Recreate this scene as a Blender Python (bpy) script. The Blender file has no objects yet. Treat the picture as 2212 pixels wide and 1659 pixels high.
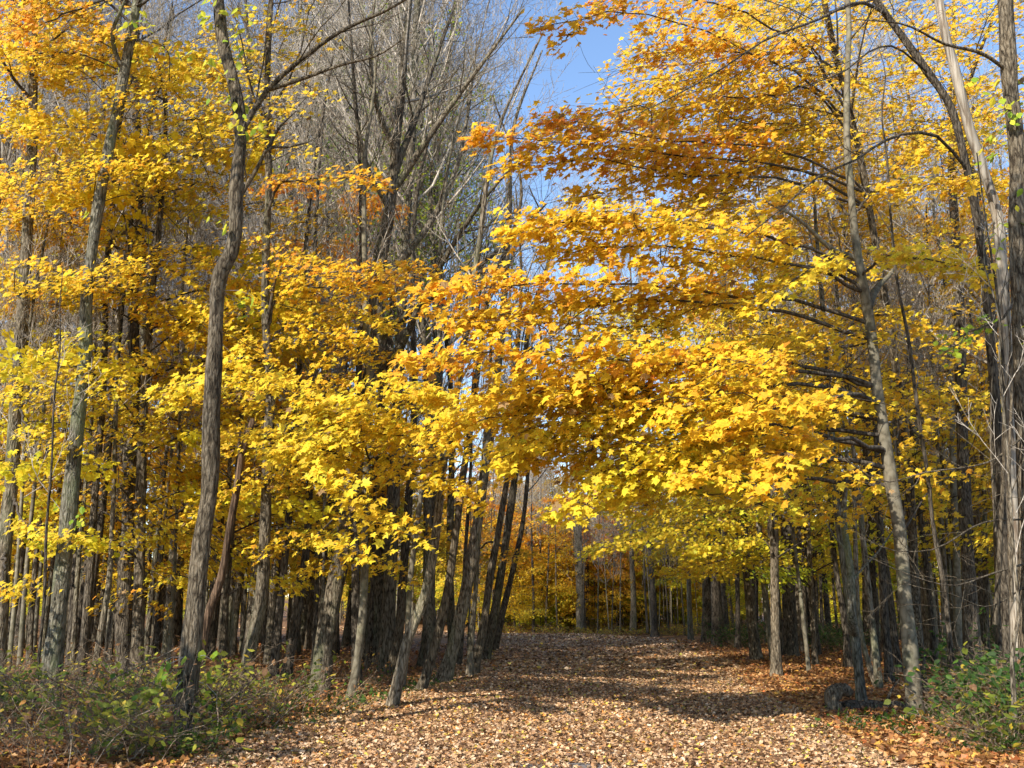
import bpy, math
import numpy as np
from mathutils import Matrix

# ------------------------------------------------------------------ camera, light, exposure
scene = bpy.context.scene
COL = scene.collection
PITCH = math.radians(12.5)
EYE = 1.6
F_D, CX, CY = 2171.0, 1106.0, 829.5            # focal length and centre in photo units (2212 x 1659)
cam_d = bpy.data.cameras.new('camera')
cam = bpy.data.objects.new('camera', cam_d)
COL.objects.link(cam)
cam.location = (0, 0, EYE)
cam.rotation_euler = (math.pi / 2 + PITCH, 0, 0)
cam_d.sensor_width = 36
cam_d.lens = 36 * F_D / 2212
cam_d.clip_start = 0.1
cam_d.clip_end = 3000
scene.camera = cam

SUN_AZ, SUN_EL = math.radians(218), math.radians(36)     # azimuth clockwise from +Y
SUN = np.array([math.sin(SUN_AZ) * math.cos(SUN_EL), math.cos(SUN_AZ) * math.cos(SUN_EL), math.sin(SUN_EL)])
world = bpy.data.worlds.new('World')
scene.world = world
world.use_nodes = True
wn = world.node_tree
sky = wn.nodes.new('ShaderNodeTexSky')
sky.sky_type = 'NISHITA'
sky.sun_disc = False
sky.sun_elevation = SUN_EL
sky.sun_rotation = SUN_AZ
sky.air_density = 1.0
sky.dust_density = 0.15
sky.ozone_density = 3.0
wn.links.new(sky.outputs[0], wn.nodes['Background'].inputs[0])
wn.nodes['Background'].inputs[1].default_value = 0.15
sun_d = bpy.data.lights.new('sun', 'SUN')
sun_d.energy = 4.6
sun_d.angle = math.radians(0.5)
sun_d.color = (1.0, 0.93, 0.82)
sun = bpy.data.objects.new('sun', sun_d)
COL.objects.link(sun)
from mathutils import Vector
sun.rotation_euler = Vector((-SUN[0], -SUN[1], -SUN[2])).to_track_quat('-Z', 'Y').to_euler()
sun.location = (-20, -20, 30)
scene.view_settings.view_transform = 'Standard'
scene.view_settings.look = 'None'
scene.view_settings.exposure = 1.0
scene.view_settings.gamma = 1.0
scene.render.engine = 'CYCLES'
scene.cycles.max_bounces = 6
scene.cycles.diffuse_bounces = 3
scene.cycles.transmission_bounces = 3
scene.cycles.glossy_bounces = 2

# ------------------------------------------------------------------ helpers
cp, sp = math.cos(PITCH), math.sin(PITCH)

def gz(x, y):
    """ground height"""
    x = np.asarray(x, float); y = np.asarray(y, float)
    h = 0.05 * np.sin(x * 0.5 + 1.3) * np.sin(y * 0.37) + 0.03 * np.sin(x * 1.3 + y * 0.9)
    near = np.clip((np.hypot(x, y) - 3) / 6, 0, 1)
    left = np.clip((-3.5 - x) / 6, 0, 1) * 0.25
    far = np.clip((y - 75) / 120, 0, 1) ** 2 * 3.0
    return h * near + left + far

def P(x, y, Y):
    """point at depth Y seen at photo position (x, y)"""
    dx = (x - CX) / F_D; dz = (CY - y) / F_D
    d = np.array([dx, cp - dz * sp, sp + dz * cp])
    return np.array([0, 0, EYE]) + d * (Y / d[1])

def proj(p):
    p = np.asarray(p, float)
    v = p - np.array([0, 0, EYE])
    zc = v[..., 1] * cp + v[..., 2] * sp
    yc = -v[..., 1] * sp + v[..., 2] * cp
    return np.stack([CX + F_D * v[..., 0] / zc, CY - F_D * yc / zc], -1)

def Yg(y):
    """depth of flat ground seen at photo row y"""
    return EYE / math.tan(math.atan((y - CY) / F_D) - PITCH)

def spline(pts, n):
    pts = np.asarray(pts, float)
    if len(pts) == 2:
        t = np.linspace(0, 1, n)[:, None]
        return pts[0] * (1 - t) + pts[1] * t
    d = np.r_[0, np.cumsum(np.linalg.norm(np.diff(pts[:, :3], axis=0), axis=1) + 1e-9)]
    m = np.gradient(pts, d, axis=0)
    s = np.linspace(0, d[-1], n)
    i = np.clip(np.searchsorted(d, s, 'right') - 1, 0, len(d) - 2)
    h = (d[i + 1] - d[i])[:, None]; t = ((s - d[i])[:, None]) / h
    return ((2*t**3 - 3*t**2 + 1) * pts[i] + (t**3 - 2*t**2 + t) * h * m[i]
            + (-2*t**3 + 3*t**2) * pts[i + 1] + (t**3 - t**2) * h * m[i + 1])

def nrm(v):
    return v / (np.linalg.norm(v, axis=-1, keepdims=True) + 1e-12)

class Geo:
    def __init__(self):
        self.V = []; self.F = {}; self.C = []; self.n = 0; self.T = {}
    def add(self, V, faces, C=None):
        V = np.asarray(V, float).reshape(-1, 3)
        for F in faces:
            F = np.asarray(F, np.int64)
            self.F.setdefault(F.shape[1], []).append(F + self.n)
        self.V.append(V)
        self.C.append(np.ones((len(V), 3)) * 0.5 if C is None else np.broadcast_to(C, (len(V), 3)))
        self.n += len(V)
    def tube(self, pts, r, sides=5):
        pts = np.asarray(pts, float)
        r = np.broadcast_to(np.asarray(r, float), (len(pts),))
        self.T.setdefault((len(pts), sides), []).append((pts, r))
    def flush(self):
        for (n, k), L in self.T.items():
            p = np.stack([a for a, b in L]); r = np.stack([b for a, b in L])
            B = len(L)
            t = nrm(np.gradient(p, axis=1))
            tm = t.mean(1)
            a = np.where((np.abs(tm[:, 2:3]) > 0.8), [[1.0, 0, 0]], [[0, 0, 1.0]])
            ref = np.cross(tm, a)[:, None, :]
            u = nrm(ref - t * (ref * t).sum(-1, keepdims=True))
            w = np.cross(t, u)
            th = np.arange(k) / k * 2 * math.pi
            V = (p[:, :, None, :] + r[:, :, None, None] *
                 (np.cos(th)[None, None, :, None] * u[:, :, None, :] + np.sin(th)[None, None, :, None] * w[:, :, None, :]))
            base = (np.arange(B) * n * k)[:, None, None]
            i = np.arange(n - 1)[None, :, None] * k; j = np.arange(k)[None, None, :]; j2 = (j + 1) % k
            q = np.stack([base + i + j, base + i + j2, base + i + k + j2, base + i + k + j], -1).reshape(-1, 4)
            self.add(V.reshape(-1, 3), [q])
        self.T = {}
    def build(self, name, mat, parent=None, origin=(0, 0, 0), smooth=True):
        self.flush()
        if not self.V:
            return None
        V = np.concatenate(self.V) - np.asarray(origin, float)
        C = np.concatenate(self.C)
        me = bpy.data.meshes.new(name)
        me.vertices.add(len(V)); me.vertices.foreach_set('co', V.astype(np.float32).ravel())
        loops = []; starts = []; s = 0
        for k, L in self.F.items():
            A = np.concatenate(L)
            loops.append(A.ravel()); starts.append(s + np.arange(len(A)) * k); s += A.size
        loops = np.concatenate(loops); starts = np.concatenate(starts)
        me.loops.add(len(loops)); me.loops.foreach_set('vertex_index', loops.astype(np.int32))
        me.polygons.add(len(starts)); me.polygons.foreach_set('loop_start', starts.astype(np.int32))
        me.polygons.foreach_set('use_smooth', np.full(len(starts), smooth))
        at = me.attributes.new('tint', 'FLOAT_COLOR', 'POINT')
        at.data.foreach_set('color', np.c_[C, np.ones(len(C))].astype(np.float32).ravel())
        me.update(calc_edges=True); me.validate()
        me.materials.append(mat)
        o = bpy.data.objects.new(name, me)
        COL.objects.link(o)
        o.parent = parent
        return o

def thing(name, label, cat, loc=(0, 0, 0), group=None):
    o = bpy.data.objects.new(name, None); COL.objects.link(o)
    o.location = loc; o.empty_display_size = 0.2
    o['label'] = label; o['category'] = cat
    if group: o['group'] = group
    return o

def setting(o, kind='structure', label=None, cat=None):
    o['kind'] = kind
    if label: o['label'] = label
    if cat: o['category'] = cat

def dup(root, loc, rz, sc, label, group=None):
    r = root.copy(); COL.objects.link(r)
    r.location = loc; r.rotation_euler = (0, 0, rz); r.scale = (sc, sc, sc)
    r['label'] = label
    if group: r['group'] = group
    for ch in list(root.children):
        c = ch.copy(); COL.objects.link(c); c.parent = r
    return r

# ------------------------------------------------------------------ materials
def mat_new(name):
    m = bpy.data.materials.new(name); m.use_nodes = True
    n = m.node_tree.nodes; l = m.node_tree.links
    return m, n, l, n['Principled BSDF'], n['Material Output']

def ramp(n, stops):
    r = n.new('ShaderNodeValToRGB')
    e = r.color_ramp.elements
    while len(e) < len(stops): e.new(0.5)
    for i, (p, c) in enumerate(stops):
        e[i].position = p; e[i].color = (*c, 1)
    return r

def bark(name, dark, mid, light, zs=0.24, sc=10.0, moss=0.0, bump=1.0, dist=0.05, BK=0.52):
    m, n, l, b, out = mat_new(name)
    tc = n.new('ShaderNodeTexCoord'); mp = n.new('ShaderNodeMapping')
    mp.inputs['Scale'].default_value = (1, 1, zs)
    l.new(tc.outputs['Object'], mp.inputs[0])
    oi = n.new('ShaderNodeObjectInfo')
    ofs = n.new('ShaderNodeVectorMath'); ofs.operation = 'SCALE'; ofs.inputs[0].default_value = (31, 17, 53)
    l.new(oi.outputs['Random'], ofs.inputs['Scale']); l.new(ofs.outputs[0], mp.inputs['Location'])
    no = n.new('ShaderNodeTexNoise'); no.inputs['Scale'].default_value = sc * 2.2; no.inputs['Detail'].default_value = 5
    no.inputs['Roughness'].default_value = 0.62; no.inputs['Distortion'].default_value = 0.6
    l.new(mp.outputs[0], no.inputs['Vector'])
    vo = n.new('ShaderNodeTexVoronoi'); vo.feature = 'DISTANCE_TO_EDGE'; vo.inputs['Scale'].default_value = sc * 2.2
    wp = n.new('ShaderNodeVectorMath'); wp.operation = 'MULTIPLY_ADD'; wp.inputs[1].default_value = (.05, .05, .05)
    l.new(no.outputs['Color'], wp.inputs[0]); l.new(mp.outputs[0], wp.inputs[2]); l.new(wp.outputs[0], vo.inputs['Vector'])
    mul = n.new('ShaderNodeMath'); mul.operation = 'MULTIPLY_ADD'; mul.inputs[1].default_value = 0.9
    l.new(vo.outputs['Distance'], mul.inputs[0]); l.new(no.outputs['Fac'], mul.inputs[2])
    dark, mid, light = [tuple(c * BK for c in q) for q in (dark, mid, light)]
    r = ramp(n, [(0.44, dark), (0.58, mid), (0.78, light)])
    l.new(mul.outputs[0], r.inputs[0])
    big = n.new('ShaderNodeTexNoise'); big.inputs['Scale'].default_value = 1.7; big.inputs['Detail'].default_value = 3
    l.new(tc.outputs['Object'], big.inputs['Vector'])
    r2 = ramp(n, [(0.35, (0.72, 0.72, 0.70)), (0.65, (1.18, 1.15, 1.08))])
    l.new(big.outputs['Fac'], r2.inputs[0])
    mx = n.new('ShaderNodeMix'); mx.data_type = 'RGBA'; mx.blend_type = 'MULTIPLY'; mx.inputs[0].default_value = 1
    l.new(r.outputs[0], mx.inputs[6]); l.new(r2.outputs[0], mx.inputs[7])
    rnd = n.new('ShaderNodeHueSaturation')
    va = n.new('ShaderNodeMath'); va.operation = 'MULTIPLY_ADD'; va.inputs[1].default_value = 0.5; va.inputs[2].default_value = 0.75
    l.new(oi.outputs['Random'], va.inputs[0]); l.new(va.outputs[0], rnd.inputs['Value'])
    l.new(mx.outputs[2], rnd.inputs['Color'])
    col = rnd.outputs[0]
    if moss:
        ms = n.new('ShaderNodeTexNoise'); ms.inputs['Scale'].default_value = 3.5; ms.inputs['Detail'].default_value = 6
        l.new(mp.outputs[0], ms.inputs['Vector'])
        rr = ramp(n, [(0.5, (0, 0, 0)), (0.68, (moss, moss, moss))]); l.new(ms.outputs['Fac'], rr.inputs[0])
        m2 = n.new('ShaderNodeMix'); m2.data_type = 'RGBA'; m2.inputs[7].default_value = (0.17, 0.20, 0.10, 1)
        l.new(rr.outputs[0], m2.inputs[0]); l.new(col, m2.inputs[6]); col = m2.outputs[2]
    l.new(col, b.inputs['Base Color'])
    b.inputs['Roughness'].default_value = 0.9
    b.inputs['Specular IOR Level'].default_value = 0.15
    bp = n.new('ShaderNodeBump'); bp.inputs['Strength'].default_value = bump; bp.inputs['Distance'].default_value = dist
    l.new(mul.outputs[0], bp.inputs['Height']); l.new(bp.outputs[0], b.inputs['Normal'])
    return m

BARK = {
    'grey':   bark('grey_bark', (0.06, 0.046, 0.032), (0.23, 0.19, 0.135), (0.42, 0.36, 0.275), moss=0.25),
    'mossy':  bark('mossy_bark', (0.08, 0.072, 0.052), (0.26, 0.24, 0.18), (0.45, 0.42, 0.34), moss=0.6),
    'brown':  bark('brown_bark', (0.06, 0.045, 0.03), (0.20, 0.16, 0.11), (0.36, 0.30, 0.22)),
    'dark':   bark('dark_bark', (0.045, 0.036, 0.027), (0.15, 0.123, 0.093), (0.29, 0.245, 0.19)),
    'smooth': bark('smooth_bark', (0.17, 0.145, 0.105), (0.27, 0.24, 0.175), (0.37, 0.33, 0.25), zs=0.7, sc=4, bump=0.25, dist=0.01, moss=0.15),
    'pale':   bark('barkless_wood', (0.20, 0.15, 0.11), (0.44, 0.38, 0.31), (0.62, 0.56, 0.48), zs=0.05, sc=8, bump=0.4, dist=0.01),
    'red':    bark('rotten_wood', (0.06, 0.038, 0.026), (0.18, 0.115, 0.075), (0.33, 0.22, 0.15), zs=0.08),
}
TWIG = bark('twig_bark', (0.15, 0.13, 0.105), (0.29, 0.255, 0.215), (0.42, 0.375, 0.32), bump=0.0, BK=1.0)
DTWIG = bark('branch_bark', (0.05, 0.04, 0.03), (0.11, 0.09, 0.07), (0.20, 0.17, 0.135), bump=0.0)

def leafmat(name, transl=0.52, spec=0.25, vary=0.0):
    m, n, l, b, out = mat_new(name)
    at = n.new('ShaderNodeAttribute'); at.attribute_name = 'tint'
    col = at.outputs['Color']
    if vary:
        oi = n.new('ShaderNodeObjectInfo')
        hs = n.new('ShaderNodeHueSaturation')
        a = n.new('ShaderNodeMath'); a.operation = 'MULTIPLY_ADD'; a.inputs[1].default_value = vary; a.inputs[2].default_value = 0.5 - vary / 2
        l.new(oi.outputs['Random'], a.inputs[0]); l.new(a.outputs[0], hs.inputs['Hue'])
        l.new(col, hs.inputs['Color']); col = hs.outputs[0]
    tc = n.new('ShaderNodeTexCoord')
    no = n.new('ShaderNodeTexNoise'); no.inputs['Scale'].default_value = 30; no.inputs['Detail'].default_value = 2
    l.new(tc.outputs['Object'], no.inputs['Vector'])
    r = ramp(n, [(0.3, (0.82, 0.78, 0.8)), (0.7, (1.12, 1.14, 1.1))]); l.new(no.outputs['Fac'], r.inputs[0])
    mx = n.new('ShaderNodeMix'); mx.data_type = 'RGBA'; mx.blend_type = 'MULTIPLY'; mx.inputs[0].default_value = 1
    l.new(col, mx.inputs[6]); l.new(r.outputs[0], mx.inputs[7])
    l.new(mx.outputs[2], b.inputs['Base Color'])
    b.inputs['Roughness'].default_value = 0.55
    b.inputs['Specular IOR Level'].default_value = spec
    t = n.new('ShaderNodeBsdfTranslucent'); gm = n.new('ShaderNodeGamma'); gm.inputs[1].default_value = 0.85 if transl > .3 else 1.0
    l.new(mx.outputs[2], gm.inputs[0]); l.new(gm.outputs[0], t.inputs['Color'])
    mix = n.new('ShaderNodeMixShader'); mix.inputs[0].default_value = transl
    l.new(b.outputs[0], mix.inputs[1]); l.new(t.outputs[0], mix.inputs[2]); l.new(mix.outputs[0], out.inputs['Surface'])
    return m

LEAF = leafmat('autumn_leaf')
LEAFV = leafmat('autumn_leaf_varied', vary=0.05)
DRY = leafmat('dry_leaf', transl=0.12, spec=0.3)

def litter_mat(name, stops, asphalt=False, sc=11.0):
    m, n, l, b, out = mat_new(name)
    tc = n.new('ShaderNodeTexCoord')
    wv = n.new('ShaderNodeTexNoise'); wv.inputs['Scale'].default_value = 6; wv.inputs['Detail'].default_value = 3
    l.new(tc.outputs['Object'], wv.inputs['Vector'])
    va = n.new('ShaderNodeVectorMath'); va.operation = 'MULTIPLY_ADD'; va.inputs[1].default_value = (0.12, 0.12, 0.12)
    l.new(wv.outputs['Color'], va.inputs[0]); l.new(tc.outputs['Object'], va.inputs[2])
    v = n.new('ShaderNodeTexVoronoi'); v.inputs['Scale'].default_value = sc; l.new(va.outputs[0], v.inputs['Vector'])
    sep = n.new('ShaderNodeSeparateColor'); l.new(v.outputs['Color'], sep.inputs[0])
    r = ramp(n, stops); l.new(sep.outputs[0], r.inputs[0])
    edge = ramp(n, [(0.0, (1.1, 1.1, 1.1)), (0.75, (0.45, 0.42, 0.40))]); l.new(v.outputs['Distance'], edge.inputs[0])
    mx = n.new('ShaderNodeMix'); mx.data_type = 'RGBA'; mx.blend_type = 'MULTIPLY'; mx.inputs[0].default_value = 0.8
    l.new(r.outputs[0], mx.inputs[6]); l.new(edge.outputs[0], mx.inputs[7])
    col = mx.outputs[2]
    l.new(col, b.inputs['Base Color'])
    b.inputs['Roughness'].default_value = 0.85; b.inputs['Specular IOR Level'].default_value = 0.2
    bp = n.new('ShaderNodeBump'); bp.inputs['Strength'].default_value = 0.8; bp.inputs['Distance'].default_value = 0.04
    l.new(sep.outputs[1], bp.inputs['Height']); l.new(bp.outputs[0], b.inputs['Normal'])
    return m

FLOOR = litter_mat('forest_floor', [(0.0, (0.06, 0.032, 0.016)), (0.35, (0.17, 0.085, 0.035)), (0.7, (0.30, 0.15, 0.06)), (1.0, (0.42, 0.25, 0.11))])

def asphalt_mat():
    m, n, l, b, out = mat_new('asphalt')
    tc = n.new('ShaderNodeTexCoord')
    a = n.new('ShaderNodeTexNoise'); a.inputs['Scale'].default_value = 90; a.inputs['Detail'].default_value = 4
    l.new(tc.outputs['Object'], a.inputs['Vector'])
    r = ramp(n, [(0.3, (0.09, 0.08, 0.075)), (0.7, (0.20, 0.18, 0.17))]); l.new(a.outputs['Fac'], r.inputs[0])
    l.new(r.outputs[0], b.inputs['Base Color']); b.inputs['Roughness'].default_value = 0.9
    bp = n.new('ShaderNodeBump'); bp.inputs['Strength'].default_value = 0.4; bp.inputs['Distance'].default_value = 0.01
    l.new(a.outputs['Fac'], bp.inputs['Height']); l.new(bp.outputs[0], b.inputs['Normal'])
    return m
ASPHALT = asphalt_mat()

# ------------------------------------------------------------------ ground and path
def nonuni(lo, hi, fine_lo, fine_hi, step, grow):
    a = list(np.arange(fine_lo, fine_hi + 1e-6, step))
    s = step; x = fine_hi
    while x < hi: s *= grow; x += s; a.append(min(x, hi))
    s = step; x = fine_lo
    while x > lo: s *= grow; x -= s; a.insert(0, max(x, lo))
    return np.array(a)

g = Geo()
xs = nonuni(-600, 600, -12, 14, 0.5, 1.2); ys = nonuni(-40, 1200, 0, 70, 0.6, 1.2)
X, Y_ = np.meshgrid(xs, ys)
Z = gz(X, Y_)
nx, ny = len(xs), len(ys)
i = np.arange(ny - 1)[:, None] * nx; j = np.arange(nx - 1)[None, :]
g.add(np.stack([X, Y_, Z], -1), [np.stack([i + j, i + j + 1, i + nx + j + 1, i + nx + j], -1).reshape(-1, 4)])
setting(g.build('ground', FLOOR), 'structure', 'forest floor covered in fallen brown leaves')

PY = np.array([-30, 5, 11, 14, 20, 30, 44, 52, 58, 63, 68])
PL = np.array([-3.0, -3.0, -3.2, -2.9, -1.9, -1.1, -0.8, -1.5, -4.5, -10, -20])
PR = np.array([3.6, 3.6, 3.8, 4.1, 4.6, 5.6, 7.2, 7.0, 5.0, 0.0, -10])
def path_edges(y): return np.interp(y, PY, PL), np.interp(y, PY, PR)
g = Geo()
yy = np.arange(-30, 67, 0.5); t = np.linspace(0, 1, 15)
rng = np.random.RandomState(3)
el, er = path_edges(yy)
el = el + 0.15 * np.sin(yy * 1.7) + rng.normal(0, .07, len(yy)); er = er + 0.15 * np.sin(yy * 1.3 + 1) + rng.normal(0, .07, len(yy))
X = el[:, None] * (1 - t) + er[:, None] * t; Y_ = np.repeat(yy[:, None], 15, 1)
i = np.arange(len(yy) - 1)[:, None] * 15; j = np.arange(14)[None, :]
g.add(np.stack([X, Y_, gz(X, Y_) + 0.02], -1), [np.stack([i + j, i + j + 1, i + 15 + j + 1, i + 15 + j], -1).reshape(-1, 4)])
setting(g.build('path', ASPHALT), 'structure', 'grey asphalt path almost hidden under fallen leaves')

# ------------------------------------------------------------------ leaves
def half(outl):
    """leaf from its right half outline (base, points, tip): vertices and two faces"""
    r = np.array(outl, float)
    k = len(r)
    Lf = r[1:-1] * [-1, 1]
    V2 = np.r_[r, Lf]
    V = np.c_[V2, np.zeros(len(V2))]
    V[:, 2] = -0.22 * np.abs(V[:, 0]) - 0.18 * np.maximum(V[:, 1] - 0.45, 0) ** 1.5
    f1 = list(range(k)); f2 = [k - 1] + list(range(k + len(Lf) - 1, k - 1, -1)) + [0]
    f2 = [0, k - 1] + list(range(k + len(Lf) - 1, k - 1, -1))
    return V - [0, 0.35, 0], [np.array([f1]), np.array([f2])]
MAPLE = half([(0, 0), (0.22, -0.12), (0.50, 0.06), (0.29, 0.24), (0.60, 0.58), (0.24, 0.56), (0.0, 1.0)])
STAR = half([(0, 0), (0.46, 0.05), (0.24, 0.26), (0.52, 0.6), (0.0, 1.0)])
OVAL = half([(0, 0), (0.28, 0.25), (0.30, 0.55), (0.0, 1.0)])
QUAD = half([(0, 0), (0.42, 0.42), (0.0, 1.0)])

PAL = np.array([[0.22, 0.36, 0.03], [0.62, 0.62, 0.04], [0.85, 0.66, 0.045], [0.86, 0.54, 0.03], [0.84, 0.38, 0.035], [0.80, 0.25, 0.06]])
def palette(h):
    h = np.clip(h, 0, 1) * 5
    i = np.clip(h.astype(int), 0, 4); f = (h - i)[:, None]
    return PAL[i] * (1 - f) + PAL[i + 1] * f

def leaves(geo, pos, up, tip, size, colors, tmpl, rng, curl=0.7):
    n = len(pos)
    if n == 0: return
    V, faces = tmpl
    zn = nrm(up)
    yv = nrm(tip - zn * (tip * zn).sum(-1, keepdims=True))
    xv = np.cross(yv, zn)
    cz = 1 + rng.normal(0, 1, n) * curl * 2
    sx = size * rng.uniform(0.82, 1.08, n)
    W = (pos[:, None, :] + V[None, :, 0:1] * (xv * sx[:, None])[:, None, :] + V[None, :, 1:2] * (yv * size[:, None])[:, None, :]
         + V[None, :, 2:3] * (zn * (size * cz)[:, None])[:, None, :])
    k = len(V)
    base = (np.arange(n) * k)[:, None]
    geo.add(W.reshape(-1, 3), [base + F for F in faces], np.repeat(colors, k, 0))

def leaf_cols(n, h0, h1, rng, brown=0.02):
    c = palette(np.clip(rng.uniform(h0, h1, n), 0, .86) * 0.88 + (0.09 if h0 > .2 else 0) + rng.normal(0, 0.075, n))
    c = c * rng.uniform(0.72, 1.1, (n, 1))
    b = rng.rand(n) < brown
    c[b] = np.array([0.42, 0.27, 0.12]) * rng.uniform(0.5, 1.1, (b.sum(), 1))
    return c

def spray(tw, lf, main, w, n, h, rng, size=0.13, tmpl=MAPLE, s0=0.3, r0=0.014, sides=5, twigs=True, vert=0.05, brown=0.02):
    """a layered maple spray: a main twig, side twigs in a flat fan, leaves hanging along them"""
    n = int(n * 1.12); size = size * 0.84; vert = vert * 1.5
    m = len(main)
    L = np.linalg.norm(np.diff(main, axis=0), axis=1).sum()
    tw.tube(main, np.linspace(r0, 0.004, m), sides)
    tan = nrm(np.gradient(main, axis=0))
    nt = max(5, int(L * (1 - s0) / 0.17))
    S = np.linspace(s0, 1.0, nt)
    tips = []; bases = []; mids = []
    for q, s in enumerate(S):
        k = s * (m - 1); i = int(min(k, m - 2)); f = k - i
        p = main[i] * (1 - f) + main[i + 1] * f; tg = tan[i]
        hz = np.array([tg[0], tg[1], 0.25 * tg[2]]); hz = hz / (np.linalg.norm(hz) + 1e-9)
        lat = np.array([-hz[1], hz[0], 0.0])
        prof = 0.35 + 0.65 * math.sin(math.pi * min(1, 0.15 + 0.8 * (s - s0) / (1 - s0 + 1e-6)))
        for sd in (-1, 1):
            ln = w * prof * rng.uniform(0.6, 1.15)
            d = lat * sd * rng.uniform(0.7, 1) + hz * rng.uniform(0.3, 0.9) + np.array([0, 0, rng.normal(0.02, 0.19)])
            d = d / np.linalg.norm(d)
            mid = p + d * ln * 0.55 + np.array([0, 0, 0.03 * ln])
            end = p + d * ln + np.array([0, 0, -0.14 * ln])
            bases.append(p); mids.append(mid); tips.append(end)
    bases.append(main[int(0.8 * (m - 1))]); mids.append(main[int(0.9 * (m - 1))]); tips.append(main[-1] + tan[-1] * 0.12)
    bases = np.array(bases); mids = np.array(mids); tips = np.array(tips)
    if twigs:
        for a, b, c in zip(bases, mids, tips):
            tw.tube(np.array([a, b, c]), [0.0045, 0.003, 0.0015], 3)
    j = rng.randint(0, len(tips), n)
    t = rng.uniform(0.12, 1.05, n)[:, None] ** 0.8
    p = (1 - t) ** 2 * bases[j] + 2 * t * (1 - t) * mids[j] + t * t * tips[j]
    off = rng.normal(0, 1, (n, 3)) * [0.075, 0.075, vert]
    p = p + off + np.array([0, 0, -0.02])
    out = nrm(tips[j] - bases[j])
    up = np.array([0, 0, 0.42]) + SUN * 0.75 + rng.normal(0, 0.36, (n, 3))
    tip = out * 0.55 + off * 3 + np.array([0, 0, -0.55]) + rng.normal(0, 0.35, (n, 3))
    sz = size * rng.uniform(0.5, 1.25, n)
    leaves(lf, p, up, tip, sz, leaf_cols(n, h[0], h[1], rng, brown), tmpl, rng)

def ramify(geo, pts, r, depth, maxd, rng, nch, ratio, up=0.35, s0=0.2, ends=None, sides=(7, 5, 4, 3, 3), rmin=0.003, ang=(0.5, 1.0)):
    L = np.linalg.norm(np.diff(pts, axis=0), axis=1).sum()
    m = len(pts)
    n = nch[depth]
    S = np.linspace(s0, 0.98, n) + rng.uniform(-.5, .5, n) * (0.9 / max(n, 1))
    phi0 = rng.uniform(0, 6.28)
    for q, s in enumerate(np.clip(S, s0 * 0.8, 1)):
        k = s * (m - 1); i = int(min(k, m - 2)); f = k - i
        p = pts[i] * (1 - f) + pts[i + 1] * f
        rr = r[i] * (1 - f) + r[i + 1] * f
        tg = nrm(pts[i + 1] - pts[i])
        a = rng.uniform(*ang); ph = phi0 + q * 2.4 + rng.normal(0, .4)
        ax = np.cross(tg, [0.3, 0.1, 1] if abs(tg[2]) < 0.9 else [1, 0, 0]); ax = nrm(ax); bx = np.cross(tg, ax)
        d = tg * math.cos(a) + (ax * math.cos(ph) + bx * math.sin(ph)) * math.sin(a)
        ln = L * ratio[depth] * (1.15 - 0.75 * s) * rng.uniform(0.65, 1.25)
        if ln < 0.12: continue
        cr = max(rmin, rr * (rng.uniform(0.26, 0.42) if depth == 0 else rng.uniform(.36, .52)))
        nseg = 6 if depth == 0 else (5 if depth == 1 else 4)
        st = ln / (nseg - 1)
        cpnt = [p]
        for _ in range(nseg - 1):
            d = d + np.array([0, 0, up]) * 0.22 + rng.normal(0, 0.12, 3)
            d = d / np.linalg.norm(d)
            cpnt.append(cpnt[-1] + d * st)
        cpnt = np.array(cpnt)
        cr_a = np.linspace(cr, max(rmin * 0.5, cr * 0.3), nseg)
        geo.tube(cpnt, cr_a, sides[min(depth, 4)])
        if ends is not None and depth >= maxd - 1: ends.append(cpnt)
        if depth + 1 < maxd:
            ramify(geo, cpnt, cr_a, depth + 1, maxd, rng, nch, ratio, up, 0.25, ends, sides, rmin, ang)

def trunk_mesh(geo, pts, r, rng, sides=14, flare=0.35, rough=0.06, cap=False):
    """ringed trunk with uneven cross-section and flared foot"""
    n = len(pts)
    t = nrm(np.gradient(pts, axis=0))
    ref = np.array([1.0, 0.2, 0])
    u = nrm(ref - t * (t @ ref)[:, None]); w = np.cross(t, u)
    th = np.arange(sides) / sides * 2 * math.pi
    z = np.r_[0, np.cumsum(np.linalg.norm(np.diff(pts, axis=0), axis=1))]
    ph = rng.uniform(0, 6.28, 6)
    lob = (np.sin(2 * th[None] + ph[0] + z[:, None] * 0.5) * 0.5 + np.sin(3 * th[None] + ph[1] - z[:, None] * 0.8) * 0.6
           + np.sin(5 * th[None] + ph[2] + z[:, None] * 1.9) * 0.35 + rng.normal(0, .35, (n, sides)))
    R = r[:, None] * (1 + rough * lob)
    R = R * (1 + flare * np.exp(-z / 0.28))[:, None] + (0.55 * r[:, None] * np.exp(-z / 0.22)[:, None]) * np.maximum(0, np.sin(4 * th[None] + ph[3] + .5 * np.sin(2 * th[None])))
    R = R * (1 + 0.05 * np.sin(z * 2.3 + ph[4]) + 0.04 * np.sin(z * 5.1 + ph[5]))[:, None]
    V = pts[:, None, :] + R[:, :, None] * (np.cos(th)[None, :, None] * u[:, None, :] + np.sin(th)[None, :, None] * w[:, None, :])
    i = np.arange(n - 1)[:, None] * sides; j = np.arange(sides)[None, :]; j2 = (j + 1) % sides
    q = np.stack([i + j, i + j2, i + sides + j2, i + sides + j], -1).reshape(-1, 4)
    geo.add(V.reshape(-1, 3), [q, (n - 1) * sides + np.arange(sides)[None, :]])

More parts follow.
